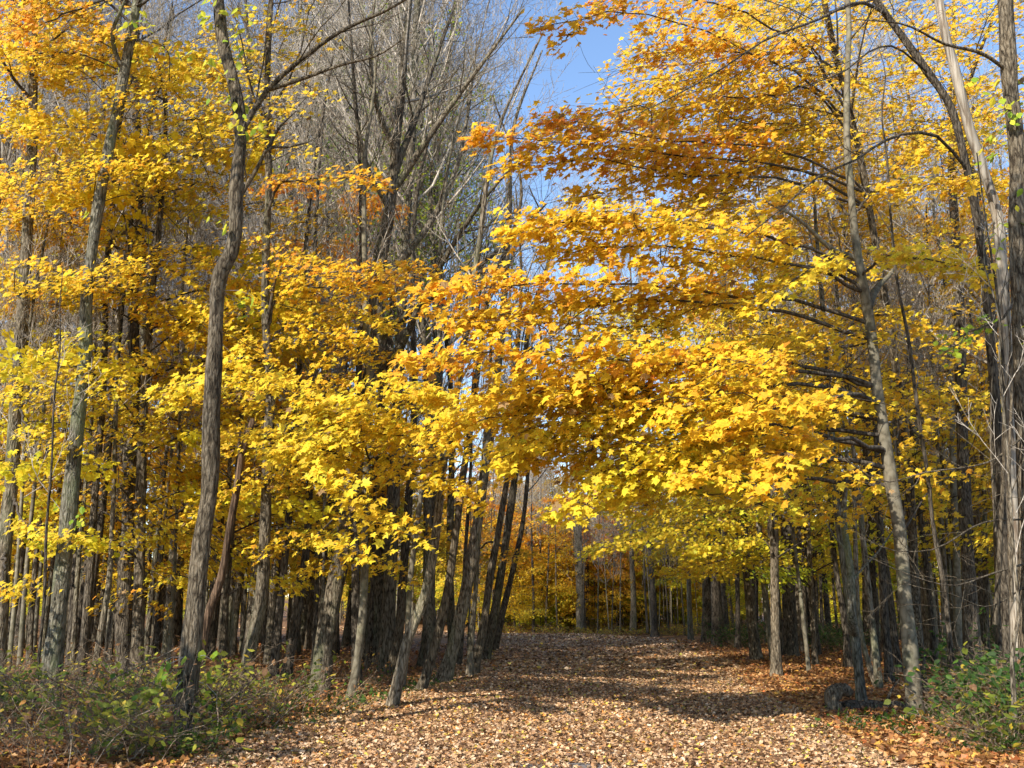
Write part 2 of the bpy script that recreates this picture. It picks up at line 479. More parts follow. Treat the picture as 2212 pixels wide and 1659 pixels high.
# ------------------------------------------------------------------ trees placed one by one
class Tree:
    def __init__(self, name, label, pts, w0, w1, Y=None, H=5.0, bk='grey', cat='tree', group=None, seed=None, limbs=0, lean=0.0, sides=16, limb_from=0.45, twigdepth=3, flare=0.5, limb_len=1.0):
        Tree.count = getattr(Tree, 'count', 0) + 1
        self.rng = np.random.RandomState(seed if seed is not None else 100 + Tree.count)
        rng = self.rng
        if Y is None: Y = Yg(pts[0][1])
        self.Y = Y
        n0 = len(pts)
        Ys = [Y + lean * k / max(1, n0 - 1) for k in range(n0)]
        W = np.array([P(x, y, yy) for (x, y), yy in zip(pts, Ys)])
        b = W[0].copy()
        ground = float(gz(b[0], b[1]))
        d0 = nrm(W[0] - W[1])
        k = (W[0][2] - (ground - 0.15)) / max(0.2, -d0[2])
        W[0] = W[0] + d0 * k                       # foot 15 cm into the ground
        dist = Y / cp
        ra = np.linspace(w0, w1, n0) / 2 / F_D * dist * (0.73 if w0 > 40 else 0.80 if w0 > 24 else 0.86)
        if H > 0:
            d = nrm(W[-1] - W[-2]); d = nrm(d + np.array([0, 0, 0.3]))
            ext = [W[-1] + d * H * q + rng.normal(0, .04 * H, 3) * [1, 1, 0] * q for q in (0.35, 0.7, 1.0)]
            W = np.r_[W, ext]
            ra = np.r_[ra, ra[-1] * np.array([0.75, 0.5, 0.2])]
        ln = np.linalg.norm(np.diff(W, axis=0), axis=1).sum()
        n = int(max(12, min(60, ln / 0.22)))
        c = spline(np.c_[W, ra], n)
        self.c = c[:, :3]; self.r = np.maximum(c[:, 3], 0.006)
        self.cp = proj(self.c)
        self.base = np.array([self.c[0][0], self.c[0][1], ground])
        self.trunk = Geo(); self.tw = Geo(); self.lf = Geo(); self.gl = Geo(); self.limbs = []; self.nodes = []
        trunk_mesh(self.trunk, self.c, self.r, rng, sides, flare)
        self.bk = bk
        self.root = thing(name, label, cat, self.base, group)
        if limbs:
            nch = [limbs, 6, 5, 4]
            ramify(self.tw, self.c, self.r, 0, twigdepth, rng, nch, [0.26 * limb_len, 0.5, 0.5, 0.5], up=0.5, s0=limb_from, rmin=0.0035)
    def at(self, y):
        """trunk point seen at photo row y"""
        k = np.argmin(np.abs(self.cp[:, 1] - y))
        return self.c[k], self.r[k]
    def limb(self, pts, r0=None, at=None, kids=5, depth=2, up=0.3, sides=6):
        p = [P(*q) for q in pts]
        if at is not None:
            a, ra = self.at(at); p = [a] + p
            if r0 is None: r0 = ra * 0.5
        c = spline(np.array(p), 14)
        rr = np.linspace(r0, max(0.004, r0 * 0.22), 14)
        lg = Geo(); self.limbs.append(lg)
        lg.tube(c, rr, sides)
        if kids:
            ramify(lg, c, rr, 0, depth, self.rng, [kids, 5, 4], [0.45, 0.5, 0.5], up=up, s0=0.3, rmin=0.0035)
        return c
    def spray(self, pts, w, n, h, at=None, size=0.13, tmpl=MAPLE, r0=0.016, vert=0.05, brown=0.02):
        p = np.array([P(*q) for q in pts])
        s0 = 0.05
        if at is not None:
            a, ra = self.at(at)
            La = np.linalg.norm(p[0] - a); Lb = np.linalg.norm(np.diff(p, axis=0), axis=1).sum() + 1e-6
            s0 = min(0.85, La / (La + Lb)) * 0.92
            mid = a * 0.5 + p[0] * 0.5 + np.array([0, 0, 0.05 * La])
            p = np.r_[[a, mid], p] if La > 0.8 else np.r_[[a], p]
            r0 = max(r0, min(ra * 0.45, 0.010 + 0.007 * (La + Lb)))
        c = spline(p, 18)
        c[1:-1] += self.rng.normal(0, 0.02, (16, 3))
        self.nodes.append(c[4:])
        spray(self.tw, self.lf, c, w, n, h, self.rng, size, tmpl, s0, r0, vert=vert, brown=brown)
    def fill(self, box, k, Yr, h, n=120, L=(1.0, 1.9), w=0.55, side=-1, size=0.12, tmpl=MAPLE, slope=-0.12, connect=True):
        rng = self.rng
        x0, y0, x1, y1 = box
        for _ in range(k):
            x, y, Y = rng.uniform(x0, x1), rng.uniform(y0, y1), rng.uniform(*Yr)
            c = P(x, y, Y)
            ln = rng.uniform(*L)
            sd = side if side else rng.choice([-1, 1])
            d = nrm(np.array([sd * rng.uniform(.6, 1), rng.uniform(-.6, .35), slope + rng.normal(0, .12)]))
            q0 = c - d * ln / 2; q1 = c + d * ln / 2 + np.array([0, 0, -0.1 * ln])
            main = [q0, c + np.array([0, 0, 0.04]), q1]
            s0 = 0.08; r0 = 0.009
            near = None
            if self.nodes:
                N = np.concatenate(self.nodes); dd = np.linalg.norm(N - q0, axis=1); jn = int(np.argmin(dd))
                if dd[jn] < 2.0: near = N[jn]
            if near is not None:
                La = np.linalg.norm(q0 - near)
                if La > .15:
                    main = [near] + main; s0 = min(.6, La / (La + ln) * .8)
            elif connect:
                z = q0[2] - 0.35 * abs(np.linalg.norm(q0[:2] - self.base[:2]))
                a = self.c[np.argmin(np.abs(self.c[:, 2] - max(z, 1.2)))]
                La = np.linalg.norm(q0 - a)
                if La < 7:
                    main = [a, a * .5 + q0 * .5 + np.array([0, 0, 0.08 * La])] + main
                    s0 = La / (La + ln) * 0.95; r0 = 0.006 + 0.0028 * La
            cc = spline(np.array(main), 14); self.nodes.append(cc[5:])
            spray(self.tw, self.lf, cc, w, n, h, rng, size, tmpl, s0, r0, sides=4)
    def vine_leaves(self, ys, n, spread=0.25, h=(0.1, 0.3), size=0.14):
        """large yellow-green leaves of a creeper up the trunk"""
        rng = self.rng
        y0, y1 = ys
        k = np.where((self.cp[:, 1] < max(ys)) & (self.cp[:, 1] > min(ys)))[0]
        if len(k) == 0: return
        for _ in range(max(3, n // 3)):
            j = rng.choice(k); th = rng.uniform(0, 6.28); rad = self.r[j]
            o = np.array([math.cos(th), math.sin(th), 0])
            a = self.c[j] + o * rad * .8; ln = abs(rng.normal(0, spread)) + .12
            c = a + o * ln + np.array([0, 0, rng.normal(0, .12)])
            self.gl.tube(np.array([a, a * .5 + c * .5 + [0, 0, .04], c]), [.005, .004, .002], 3)
            m = rng.randint(4, 9)
            p = a + (c - a) * rng.uniform(.4, 1.1, (m, 1)) + rng.normal(0, .09, (m, 3))
            up = o * .3 + SUN * .7 + np.array([0, 0, .2]) + rng.normal(0, .4, (m, 3))
            leaves(self.gl, p, up, o * .3 + np.array([0, 0, -1.0]) + rng.normal(0, .35, (m, 3)), size * rng.uniform(.7, 1.25, m), leaf_cols(m, h[0], h[1], rng), OVAL, rng)
    def finish(self):
        self.trunk.build('trunk', BARK[self.bk], self.root, self.base)
        for lg in self.limbs: lg.build('limb', BARK[self.bk], self.root, self.base)
        self.tw.build('branches', DTWIG if self.lf.V else TWIG, self.root, self.base)
        self.lf.build('crown', LEAF, self.root, self.base, smooth=False)
        if self.gl.V: self.gl.build('climbing_vine', LEAF, self.root, self.base, smooth=False)

T = {}
def tree(key, *a, **k):
    T[key] = Tree(*a, **k); return T[key]
# ---- left side, near row
t = tree('A', 'maple_tree', 'tall grey-green mossy trunk leaning slightly right, nearest left of the thick patchy one',
    [(108,1535),(113,1440),(125,1340),(145,1140),(160,986),(170,886),(183,786),(187,640),(200,533),(233,333),(267,167),(298,0)], 52, 28, H=6, bk='mossy', Y=16.2, limbs=5, limb_from=0.82)
t.limb([(255,130,16.2),(243,75,16.0),(262,20,15.8),(300,-60,15.5)], 0.05, at=170, kids=3)
t.vine_leaves((130, 0), 26, 0.3); t.vine_leaves((640, 380), 10, 0.15); t.vine_leaves((1500, 1100), 20, .25, (0, .12), .12)
t.spray([(60,60,15.5),(20,40,15)], .9, 260, (.6,.9), at=0, vert=.15)
t.fill((0,120,330,470), 24, (15.5,19), (.3,.62), n=190, L=(1.2,2.0), w=.62, side=0)
t.fill((0,0,280,130), 12, (15.5,19), (.4,.75), n=190, L=(1.2,2.0), w=.62, side=0)
t.fill((0,490,420,640), 9, (15.5,18.5), (.35,.65), n=170, L=(1.0,1.8), w=.5, side=0)

t = tree('B', 'maple_tree', 'thick brown trunk with patchy sunlight and two bare limbs reaching right',
    [(398,1606),(410,1440),(423,1306),(440,1140),(447,1103),(457,886),(463,770),(467,686),(477,586),(497,550),(510,400),(520,267),(510,200),(480,83),(472,0)], 58, 34, H=6, bk='brown', limbs=5, limb_from=0.88)
t.limb([(540,253,13.4),(573,200,13.3),(633,143,13.1),(737,67,12.8),(850,15,12.4),(960,-60,12)], 0.05, at=300, kids=6, depth=3)
t.limb([(583,193,13.3),(667,165,13.0),(737,140,12.7),(815,120,12.5),(870,85,12.2)], 0.035, kids=6, depth=3)
t.limb([(527,410,13.4),(555,365,13.3),(580,320,13.2),(620,318,13.1),(663,308,13.0)], 0.055, at=445, kids=5)
t.limb([(580,320,13.2),(600,280,13.2),(640,240,13.0)], 0.03, kids=4)
t.vine_leaves((330, 0), 46, 0.35); t.vine_leaves((660, 500), 6, .2); t.vine_leaves((1600, 1380), 40, .3, (0, .15), .12)

t = tree('E', 'maple_tree', 'grey furrowed trunk cut off by the picture\'s left border',
    [(-4,1480),(8,1200),(20,1103),(33,886),(50,653),(60,480),(70,300)], 44, 30, Y=17.5, H=8, bk='grey', limbs=8, limb_from=.5)
t.spray([(90,780,17),(190,800,16.2),(240,850,16)], .7, 260, (.3,.55), at=700)
t.spray([(60,930,17),(100,955,16.5),(140,960,16)], .6, 150, (.3,.5), at=860)
t.spray([(50,1130,16.5),(110,1160,16),(150,1165,15.6)], .6, 170, (.25,.5), at=1080, size=.14)
t.spray([(10,1280,15.5),(50,1260,15)], .5, 90, (.25,.55), at=1200)
t.fill((0,380,170,700), 9, (17,20), (.4,.8), n=150, side=0)
t.fill((0,740,190,900), 5, (16,18), (.25,.5), n=140, side=0)

t = tree('t3', 'sapling_tree', 'thin dark trunk just right of the mossy trunk',
    [(170,1500),(193,1256),(203,1103),(212,986),(222,850),(227,720),(232,560),(245,430)], 21, 13, Y=19, H=4, bk='dark', limbs=9, limb_from=.45)
t = tree('t3b', 'sapling_tree', 'slanting slender trunk with a pale sunlit foot behind the mossy trunk',
    [(190,1520),(215,1380),(235,1260),(243,1120),(250,900)], 17, 10, Y=18, H=5, bk='grey', limbs=8)
t = tree('t3c', 'sapling_tree', 'thin crooked dark stem standing in front of the mossy trunk',
    [(72,1580),(82,1440),(95,1300),(100,1150),(112,1000),(118,850)], 10, 5, Y=14.8, H=2, bk='dark', limbs=5, sides=7)
t = tree('t4', 'maple_tree', 'broad dark trunk with brown blotches left of the patchy brown trunk',
    [(268,1456),(267,1340),(278,1156),(281,1000),(300,886),(295,800),(290,753),(292,600),(300,420),(292,200)], 46, 26, Y=20, H=6, bk='dark', limbs=8, limb_from=.6)
t.spray([(330,690,19),(400,720,18.5),(445,745,18)], .8, 330, (.35,.6), at=620)
t.spray([(240,520,19),(330,560,18.5),(420,620,18),(440,700,17.6)], .9, 420, (.35,.6), at=500)
t.spray([(220,640,18.5),(300,640,18.2),(330,690,18)], .7, 260, (.4,.65), at=620)
t.fill((230,120,480,480), 20, (17,21), (.3,.6), n=170, side=0, L=(1.2,2))
t.fill((220,780,330,900), 4, (18,20), (.3,.55), n=140, side=0)
t.fill((180,1040,330,1320), 6, (18,21), (.35,.75), n=70, side=0, L=(.8,1.4))
t = tree('t4b', 'maple_tree', 'trunk with pale grey sunlit lower half close beside the broad dark one',
    [(292,1470),(292,1380),(290,1240),(305,1100),(308,950),(312,760)], 28, 18, Y=21, H=7, bk='smooth', limbs=8)
t = tree('dead', 'dead_tree', 'broken reddish-brown dead trunk leaning right behind the patchy brown trunk',
    [(436,1440),(452,1320),(475,1256),(496,1140),(515,1040),(528,960),(548,905)], 22, 15, Y=16.5, H=0, bk='red', flare=.2, cat='dead tree')
t.limb([(522,985,16.5),(517,955,16.4),(519,930,16.4)], .05, kids=0)
t = tree('t7', 'maple_tree', 'greyish trunk with a dark shaded foot, first big one right of the patchy brown trunk',
    [(530,1525),(534,1440),(563,1306),(573,1140),(578,970),(585,853),(574,700),(573,596),(580,400),(577,200),(582,60)], 36, 15, Y=17.3, H=5, bk='grey', limbs=12, limb_from=.6)
t.spray([(600,585,17),(700,590,16.5),(820,585,16),(925,585,15.6)], .75, 520, (.45,.8), at=700)
t.spray([(600,640,17.2),(720,620,16.8),(830,620,16.4)], .7, 320, (.4,.65), at=720)
t.spray([(600,400,17),(680,390,16.5),(760,385,16.2),(818,388,16)], .55, 260, (.5,.8), at=480)
t.spray([(480,790,16),(560,820,15.4),(640,850,15),(700,890,14.6)], .85, 560, (.3,.55), at=800, size=.14)
t.spray([(470,815,15),(410,830,14.6),(375,862,14.3)], .6, 230, (.28,.5), at=850, size=.14)
t.spray([(620,700,17.5),(700,720,17),(770,730,16.6)], .7, 240, (.4,.65), at=760)
t.fill((480,640,800,780), 7, (17,18.5), (.35,.6), n=140, side=0)
t.fill((330,20,640,340), 15, (16,19), (.32,.66), n=105, side=0)
t.fill((520,440,720,560), 5, (17,20), (.4,.65), n=100, side=0)
t = tree('t8', 'maple_tree', 'dusky leaning trunk in the row between the greyish trunk and the stout one',
    [(616,1470),(627,1406),(645,1300),(660,1206),(668,1080),(676,900)], 28, 16, Y=22.5, H=8, bk='dark', limbs=10)
t = tree('t9', 'sapling_tree', 'thin straight dark stem left of the stout leaning trunk',
    [(678,1440),(682,1350),(684,1240),(686,1080),(690,900)], 14, 9, Y=25, H=7, bk='dark', limbs=10)
t = tree('t10', 'maple_tree', 'stout dappled trunk leaning right, rising into wide bare grey limbs',
    [(690,1500),(703,1390),(720,1290),(737,1206),(755,1080),(770,950),(795,830),(812,760),(817,603),(835,500),(848,400),(856,300),(868,190),(876,80),(884,0)], 58, 20, H=6, bk='grey', limbs=20, limb_from=.55, twigdepth=4, limb_len=.9)
for L_ in ([(864,753,19.4),(900,670,19),(964,553,18.6),(1070,400,18),(1150,320,17.6)], [(880,367,19.6),(924,300,19.4),(1037,143,19),(1130,20,18.6)],
           [(867,333,19.7),(900,250,19.8),(924,177,20),(984,10,20.2)], [(870,560,19.6),(930,480,20),(980,380,20.4),(1010,250,20.8),(1030,90,21)],
           [(845,470,19.5),(800,380,19.2),(770,250,19),(760,100,18.8)], [(852,330,19.5),(820,250,19),(800,120,18.6),(810,0,18.4)],
           [(905,660,19),(1000,600,18.6),(1100,520,18.2),(1180,440,17.8)]):
    t.limb(L_, .085, at=L_[0][1] + 60, kids=13, depth=3, up=.45)
t = tree('C1', 'maple_tree', 'pale grey trunk rising behind the foot of the stout leaning trunk, under bright yellow sprays',
    [(757,1516),(770,1440),(787,1273),(787,1140),(792,1000),(800,860),(790,700),(788,560)], 22, 14, H=6, bk='smooth', limbs=6, limb_from=.6)
t.spray([(800,1000,16.5),(760,920,15.2),(700,930,14.2),(640,965,13.4)], .95, 640, (.28,.5), at=1000, size=.14)
t.spray([(720,900,15),(780,870,14.6),(850,850,14.2),(940,850,13.8)], .9, 620, (.3,.55), at=940, size=.14)
t.spray([(640,990,13.6),(690,1020,13.3),(740,1060,13),(765,1085,12.8)], .5, 230, (.3,.5), at=1020, size=.145)
t.spray([(760,1120,13.8),(830,1140,13.4),(905,1160,13)], .33, 110, (.32,.55), at=1080, size=.145)
t.spray([(700,1170,14),(750,1180,13.6),(785,1195,13.4)], .35, 80, (.3,.55), at=1120, size=.14)
t.spray([(860,1010,15.5),(930,1040,15),(1010,1075,14.6)], .7, 330, (.35,.55), at=1000)
t.fill((480,950,900,1110), 11, (16,17.5), (.38,.58), n=150, side=0)
t.fill((580,860,1000,960), 8, (14.5,16), (.32,.55), n=170, side=0)
t.fill((560,1120,900,1230), 5, (17,18), (.35,.6), n=80, side=0, L=(.8,1.4))
T['t4'].fill((150,560,480,1000), 12, (17,20), (.3,.6), n=120, side=0, L=(1,1.7), w=.5)
T['t7'].fill((480,560,860,860), 10, (16.5,18.5), (.32,.62), n=120, side=0, L=(1,1.7), w=.5)
# ---- leaning row on the left edge of the path
tree('r1', 'sapling_tree', 'narrow dark stem between the pale grey trunk and the dark one', [(795,1450),(803,1306),(807,1173),(812,1000)], 13, 9, Y=26, H=8, bk='dark', limbs=6)
tree('r2', 'maple_tree', 'brown trunk behind the pale stem that leans over the path edge', [(844,1462),(860,1373),(874,1206),(885,1050),(895,880)], 26, 18, Y=24.5, H=9, bk='brown', limbs=7)
tree('r3', 'sapling_tree', 'slender pale trunk rising steeply from behind the curved pale one', [(872,1440),(880,1373),(884,1273),(900,1140),(917,1003),(930,880),(950,700)], 16, 10, Y=20, H=6, bk='smooth', limbs=6)
t = tree('r4', 'maple_tree', 'pale smooth trunk curving right, first at the path\'s leafy left edge', [(846,1532),(864,1456),(884,1373),(917,1290),(937,1190),(947,1106),(960,980),(985,850)], 30, 20, H=7, bk='grey', limbs=5)
t.limb([(960,1060,16.5),(1000,1000,16.3),(1030,985,16.2)], .03, at=1130, kids=4)
tree('r5', 'maple_tree', 'wide pale trunk farther back behind the leaning row', [(910,1470),(920,1400),(927,1290),(930,1150),(935,950)], 34, 22, Y=27, H=10, bk='grey', limbs=7)
tree('r6', 'maple_tree', 'dark narrow trunk leaning right, second along the path edge', [(906,1500),(937,1406),(967,1273),(984,1156),(1000,1030),(1020,900)], 24, 15, H=7, bk='brown', limbs=6)
t = tree('r7', 'maple_tree', 'thickest grey trunk of the leaning row beside the path', [(956,1478),(977,1406),(1004,1290),(1027,1156),(1045,1030),(1070,850),(1085,700)], 36, 20, H=7, bk='grey', limbs=8, limb_from=.4, twigdepth=3)
tree('r8', 'sapling_tree', 'slim grey trunk tucked behind the thickest of the leaning row', [(1013,1472),(1018,1380),(1026,1290),(1035,1140),(1045,980)], 15, 10, H=7, bk='grey', limbs=5)
tree('r9', 'maple_tree', 'dark leaning trunk at the shady rim of the path, right of the thickest leaner', [(1020,1468),(1044,1356),(1060,1240),(1078,1140),(1100,1000)], 22, 14, H=7, bk='brown', limbs=6)
t = tree('r10', 'maple_tree', 'light grey trunk leaning right with its foot lit, next to last of the leaning row', [(1046,1430),(1057,1390),(1077,1273),(1097,1140),(1112,1030),(1125,900)], 24, 15, H=8, bk='grey', limbs=7)
t.fill((1000,1180,1110,1270), 3, (30,33), (.5,.7), n=150, side=0)
t = tree('r11', 'sapling_tree', 'slender forked trunk at the far end of the leaning row', [(1066,1412),(1090,1306),(1110,1223),(1130,1123),(1138,1050)], 17, 10, H=8, bk='dark', limbs=5)
t.limb([(1100,1190,35),(1060,1170,35),(1010,1250,35)], .06, kids=0)
tree('r12', 'sapling_tree', 'thin upright stem seen between the two lightest leaners', [(990,1455),(1000,1350),(1005,1200),(1015,1050)], 12, 8, Y=29, H=9, bk='dark', limbs=5)
tree('r13', 'sapling_tree', 'thin leaning stem just behind the forked trunk', [(1036,1440),(1062,1330),(1082,1220),(1100,1100)], 11, 7, Y=33, H=9, bk='dark', limbs=5)

# ---- far end of the path
tree('f1', 'maple_tree', 'dark double trunk standing where the path ends', [(1256,1366),(1254,1273),(1247,1140),(1240,1000),(1238,860)], 24, 16, Y=62, H=8, bk='grey', limbs=8)
tree('f2', 'maple_tree', 'thin pale trunk close behind the dark double trunk at the path end', [(1268,1364),(1268,1270),(1270,1120),(1272,980)], 12, 8, Y=64, H=8, bk='dark', limbs=6)
tree('f3', 'maple_tree', 'greyish trunk beyond the path end under a pale yellow spray', [(1368,1362),(1368,1290),(1364,1190),(1362,1050)], 15, 10, Y=62, H=8, bk='grey', limbs=6)
tree('f4', 'maple_tree', 'dim brown trunk beyond the path end near its right edge', [(1414,1372),(1412,1300),(1407,1220),(1405,1060)], 17, 11, Y=58, H=8, bk='dark', limbs=6)

# ---- right side, middle distance
tree('m0', 'sapling_tree', 'slim whitish trunk left of the dark paired trunks', [(1492,1384),(1489,1300),(1487,1140),(1486,1000)], 13, 9, Y=48, H=9, bk='smooth', limbs=5)
t = tree('m1', 'maple_tree', 'thick light brown trunk, half of a pair at the bend of the path', [(1527,1393),(1527,1300),(1527,1216),(1530,1100),(1534,950)], 26, 20, H=10, bk='brown', limbs=7)
tree('m2', 'maple_tree', 'nearly black trunk touching the light brown one at the bend', [(1548,1398),(1546,1320),(1545,1216),(1550,1100),(1556,950)], 22, 16, H=10, bk='dark', limbs=7)
t = tree('m3', 'maple_tree', 'brown curving trunk on the leafy floor right of the path bend', [(1636,1432),(1624,1340),(1614,1240),(1606,1120),(1600,980),(1590,850)], 24, 16, H=9, bk='brown', limbs=7)
t.spray([(1560,1130,27),(1480,1150,25.5),(1380,1165,24.5),(1285,1190,24)], 1.3, 800, (.25,.45), at=1100, size=.14, tmpl=STAR)
t.spray([(1600,1170,26),(1540,1180,25),(1500,1195,24.5)], 1.0, 420, (.22,.42), at=1130, size=.14, tmpl=STAR)
t.spray([(1560,1210,27),(1500,1225,27),(1440,1235,27)], .9, 260, (.3,.5), at=1180, size=.13, tmpl=STAR)
t.spray([(1480,1000,27),(1400,1010,26),(1320,1050,25)], 1.2, 520, (.12,.3), at=1040, size=.14, tmpl=STAR)
t.fill((1380,1080,1660,1220), 10, (25,30), (.25,.5), n=190, side=-1, L=(1.4,2.4), w=.8, tmpl=STAR)
t.fill((1290,870,1560,1010), 15, (26,33), (.1,.3), n=230, side=0, L=(1.6,2.6), w=.9, tmpl=STAR)
t.fill((1260,640,1560,780), 12, (25,32), (.28,.45), n=210, side=0, L=(1.6,2.6), w=.9, tmpl=STAR)
tree('m4', 'sapling_tree', 'slim trunk with a pale knobbly foot on the leafy floor', [(1671,1438),(1662,1380),(1650,1270),(1642,1150),(1636,1000)], 12, 8, H=8, bk='smooth', limbs=5)
tree('m4b', 'sapling_tree', 'thin pale pole slanting left behind the slim knobbly-footed trunk', [(1690,1390),(1676,1300),(1654,1240),(1640,1160)], 9, 7, Y=34, H=5, bk='pale', limbs=6)
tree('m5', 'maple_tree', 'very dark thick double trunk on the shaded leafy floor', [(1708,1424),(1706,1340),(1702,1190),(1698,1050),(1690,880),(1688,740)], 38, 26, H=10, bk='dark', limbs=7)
tree('m5b', 'sapling_tree', 'dim thin trunk behind the brown curving trunk', [(1594,1412),(1594,1320),(1592,1223),(1590,1080)], 13, 9, Y=40, H=9, bk='dark', limbs=10)
t = tree('n1', 'sapling_tree', 'dark slim trunk leaning left beside the forked grey stems', [(1836,1450),(1824,1340),(1807,1240),(1794,1106),(1786,960),(1772,800)], 15, 10, H=6, bk='dark', limbs=10)
t.fill((1560,700,1800,1000), 12, (22,26), (.38,.6), n=190, side=0, L=(1.2,2.2), w=.7)
t = tree('n2', 'maple_tree', 'grey-green forked trunk standing close behind the odd bent stump', [(1862,1524),(1854,1440),(1844,1356),(1827,1240),(1811,1123),(1800,1000),(1794,900)], 27, 16, H=6, bk='mossy', limbs=8)
t.limb([(1840,1330,16.5),(1838,1240,16.6),(1822,1120,16.8),(1830,1000,17),(1820,900,17.2)], .09, at=1380, kids=5)
t = tree('n3', 'sapling_tree', 'crooked slim stem with a pale foot left of the dark straight trunk', [(1896,1486),(1872,1420),(1857,1356),(1850,1240),(1847,1140),(1845,1000)], 15, 9, H=6, bk='grey', limbs=9)
tree('n4', 'maple_tree', 'dark straight trunk just left of the smooth sunlit maple', [(1938,1462),(1928,1370),(1917,1273),(1903,1190),(1890,1123),(1876,1000),(1868,850)], 28, 20, H=7, bk='dark', limbs=10)

# ---- the smooth sunlit maple on the right, whose sprays cross the path
R = tree('R', 'maple_tree', 'smooth sunlit maple right of the path whose yellow sprays reach over it',
    [(1982,1568),(1977,1530),(1967,1406),(1954,1273),(1940,1123),(1927,1053),(1910,936),(1894,836),(1884,736),(1874,670),(1862,600),(1850,533),(1837,400),(1830,317),(1830,183),(1834,60)], 46, 16, H=3.5, bk='smooth', limbs=7, limb_from=.75)
R.limb([(1905,610,15.3),(1925,590,15.4),(1935,560,15.5)], .09, at=660, kids=0)
R.limb([(1850,560,15),(1800,540,14.6),(1720,470,14),(1660,440,13.6)], .06, at=610, kids=4)
# big centre layers
R.spray([(1700,800,14),(1560,790,13.2),(1400,780,12.6),(1240,775,12.1),(1080,765,11.8),(900,775,11.5)], 1.0, 1080, (.42,.78), at=850, size=.145)
R.spray([(1640,830,13.6),(1500,850,13),(1350,830,12.5),(1200,840,12.1),(1060,850,11.8)], .95, 828, (.38,.62), at=880, size=.145)
R.spray([(1500,770,13.6),(1400,785,13.2),(1300,820,12.8),(1180,840,12.5)], .8, 504, (.55,.85), at=830, size=.145)
R.spray([(1480,880,14),(1380,890,13.4),(1240,930,12.8),(1090,985,12.2)], .75, 547, (.3,.52), at=900, size=.14)
R.spray([(1300,880,14.5),(1180,880,14),(1060,900,13.6),(960,930,13.2)], .9, 518, (.36,.55), at=900, size=.14)
R.spray([(1400,950,15),(1280,940,14.5),(1150,960,14)], .9, 374, (.42,.58), at=930, size=.135)
R.spray([(1600,640,14),(1440,620,13),(1280,610,12.4),(1120,615,12),(935,630,11.6)], .75, 828, (.45,.78), at=700, size=.145)
R.spray([(1420,650,13.4),(1300,650,12.9),(1180,665,12.4),(1000,690,12)], .7, 446, (.4,.6), at=720, size=.145)
R.spray([(1700,520,14),(1560,495,13.2),(1400,470,12.6),(1260,475,12.2),(1100,510,11.9)], .72, 828, (.38,.68), at=600, size=.145)
R.spray([(1660,560,13.8),(1520,540,13.2),(1380,530,12.8),(1200,545,12.4)], .7, 547, (.38,.62), at=630, size=.145)
R.spray([(1780,860,13.4),(1690,880,12.6),(1600,900,12),(1540,930,11.7)], .8, 460, (.42,.65), at=870, size=.15)
R.spray([(1760,960,13.2),(1690,985,12.4),(1620,1010,11.8),(1640,1065,11.5)], .62, 331, (.42,.62), at=990, size=.15)
R.spray([(1650,1000,14),(1540,1010,13.2),(1420,1040,12.8),(1300,1070,12.5),(1215,1105,12.3)], .85, 720, (.27,.45), at=1010, size=.14)
R.spray([(1600,940,13.5),(1480,960,13),(1380,1000,12.6),(1300,1040,12.4)], .8, 518, (.27,.47), at=980, size=.14)
R.spray([(1560,1050,15),(1460,1060,14.6),(1340,1090,14.2)], .7, 302, (.25,.42), at=1060, size=.135)
R.spray([(1800,580,14.4),(1740,590,13.7),(1660,640,13.2),(1620,665,13)], .6, 302, (.36,.55), at=640, size=.145)
R.spray([(1900,560,14.2),(1960,560,13.6),(2060,570,13.2),(2110,600,13)], .6, 302, (.36,.55), at=600, size=.145)
R.spray([(1880,420,14.6),(1960,400,14.2),(2080,400,13.9)], .5, 216, (.42,.65), at=460, size=.14)
R.spray([(1780,420,14.6),(1720,415,14.2),(1650,440,13.8)], .5, 216, (.42,.65), at=460, size=.14)
R.fill((1640,660,1880,900), 12, (13.5,17.5), (.42,.62), n=120, side=-1)
R.fill((1680,900,2100,1110), 12, (14.5,18), (.45,.65), n=90, side=0)
R.fill((1880,620,2130,900), 9, (15,18.5), (.42,.62), n=110, side=1)
R.fill((1150,900,1500,1000), 4, (13.2,14.4), (.42,.6), n=190, side=-1)
R.fill((1000,840,1300,960), 6, (12.5,13.8), (.34,.55), n=190, side=-1)

for box, k, Yr, hh in (((900,610,1250,740), 4, (11.7,12.4), (.45,.75)), ((1000,740,1600,880), 9, (11.8,13), (.36,.7)), ((1100,460,1650,580), 8, (12,13.2), (.36,.66)),
                       ((1230,620,1700,740), 6, (12.4,13.6), (.34,.6)), ((1150,870,1500,990), 5, (12.3,13.4), (.3,.55)), ((1280,980,1680,1090), 8, (12.2,13.4), (.26,.5)), ((1500,850,1760,1030), 6, (11.6,12.8), (.4,.65))):
    R.fill(box, k, Yr, hh, n=110, L=(.8,1.5), w=.36, side=0, slope=-.05)
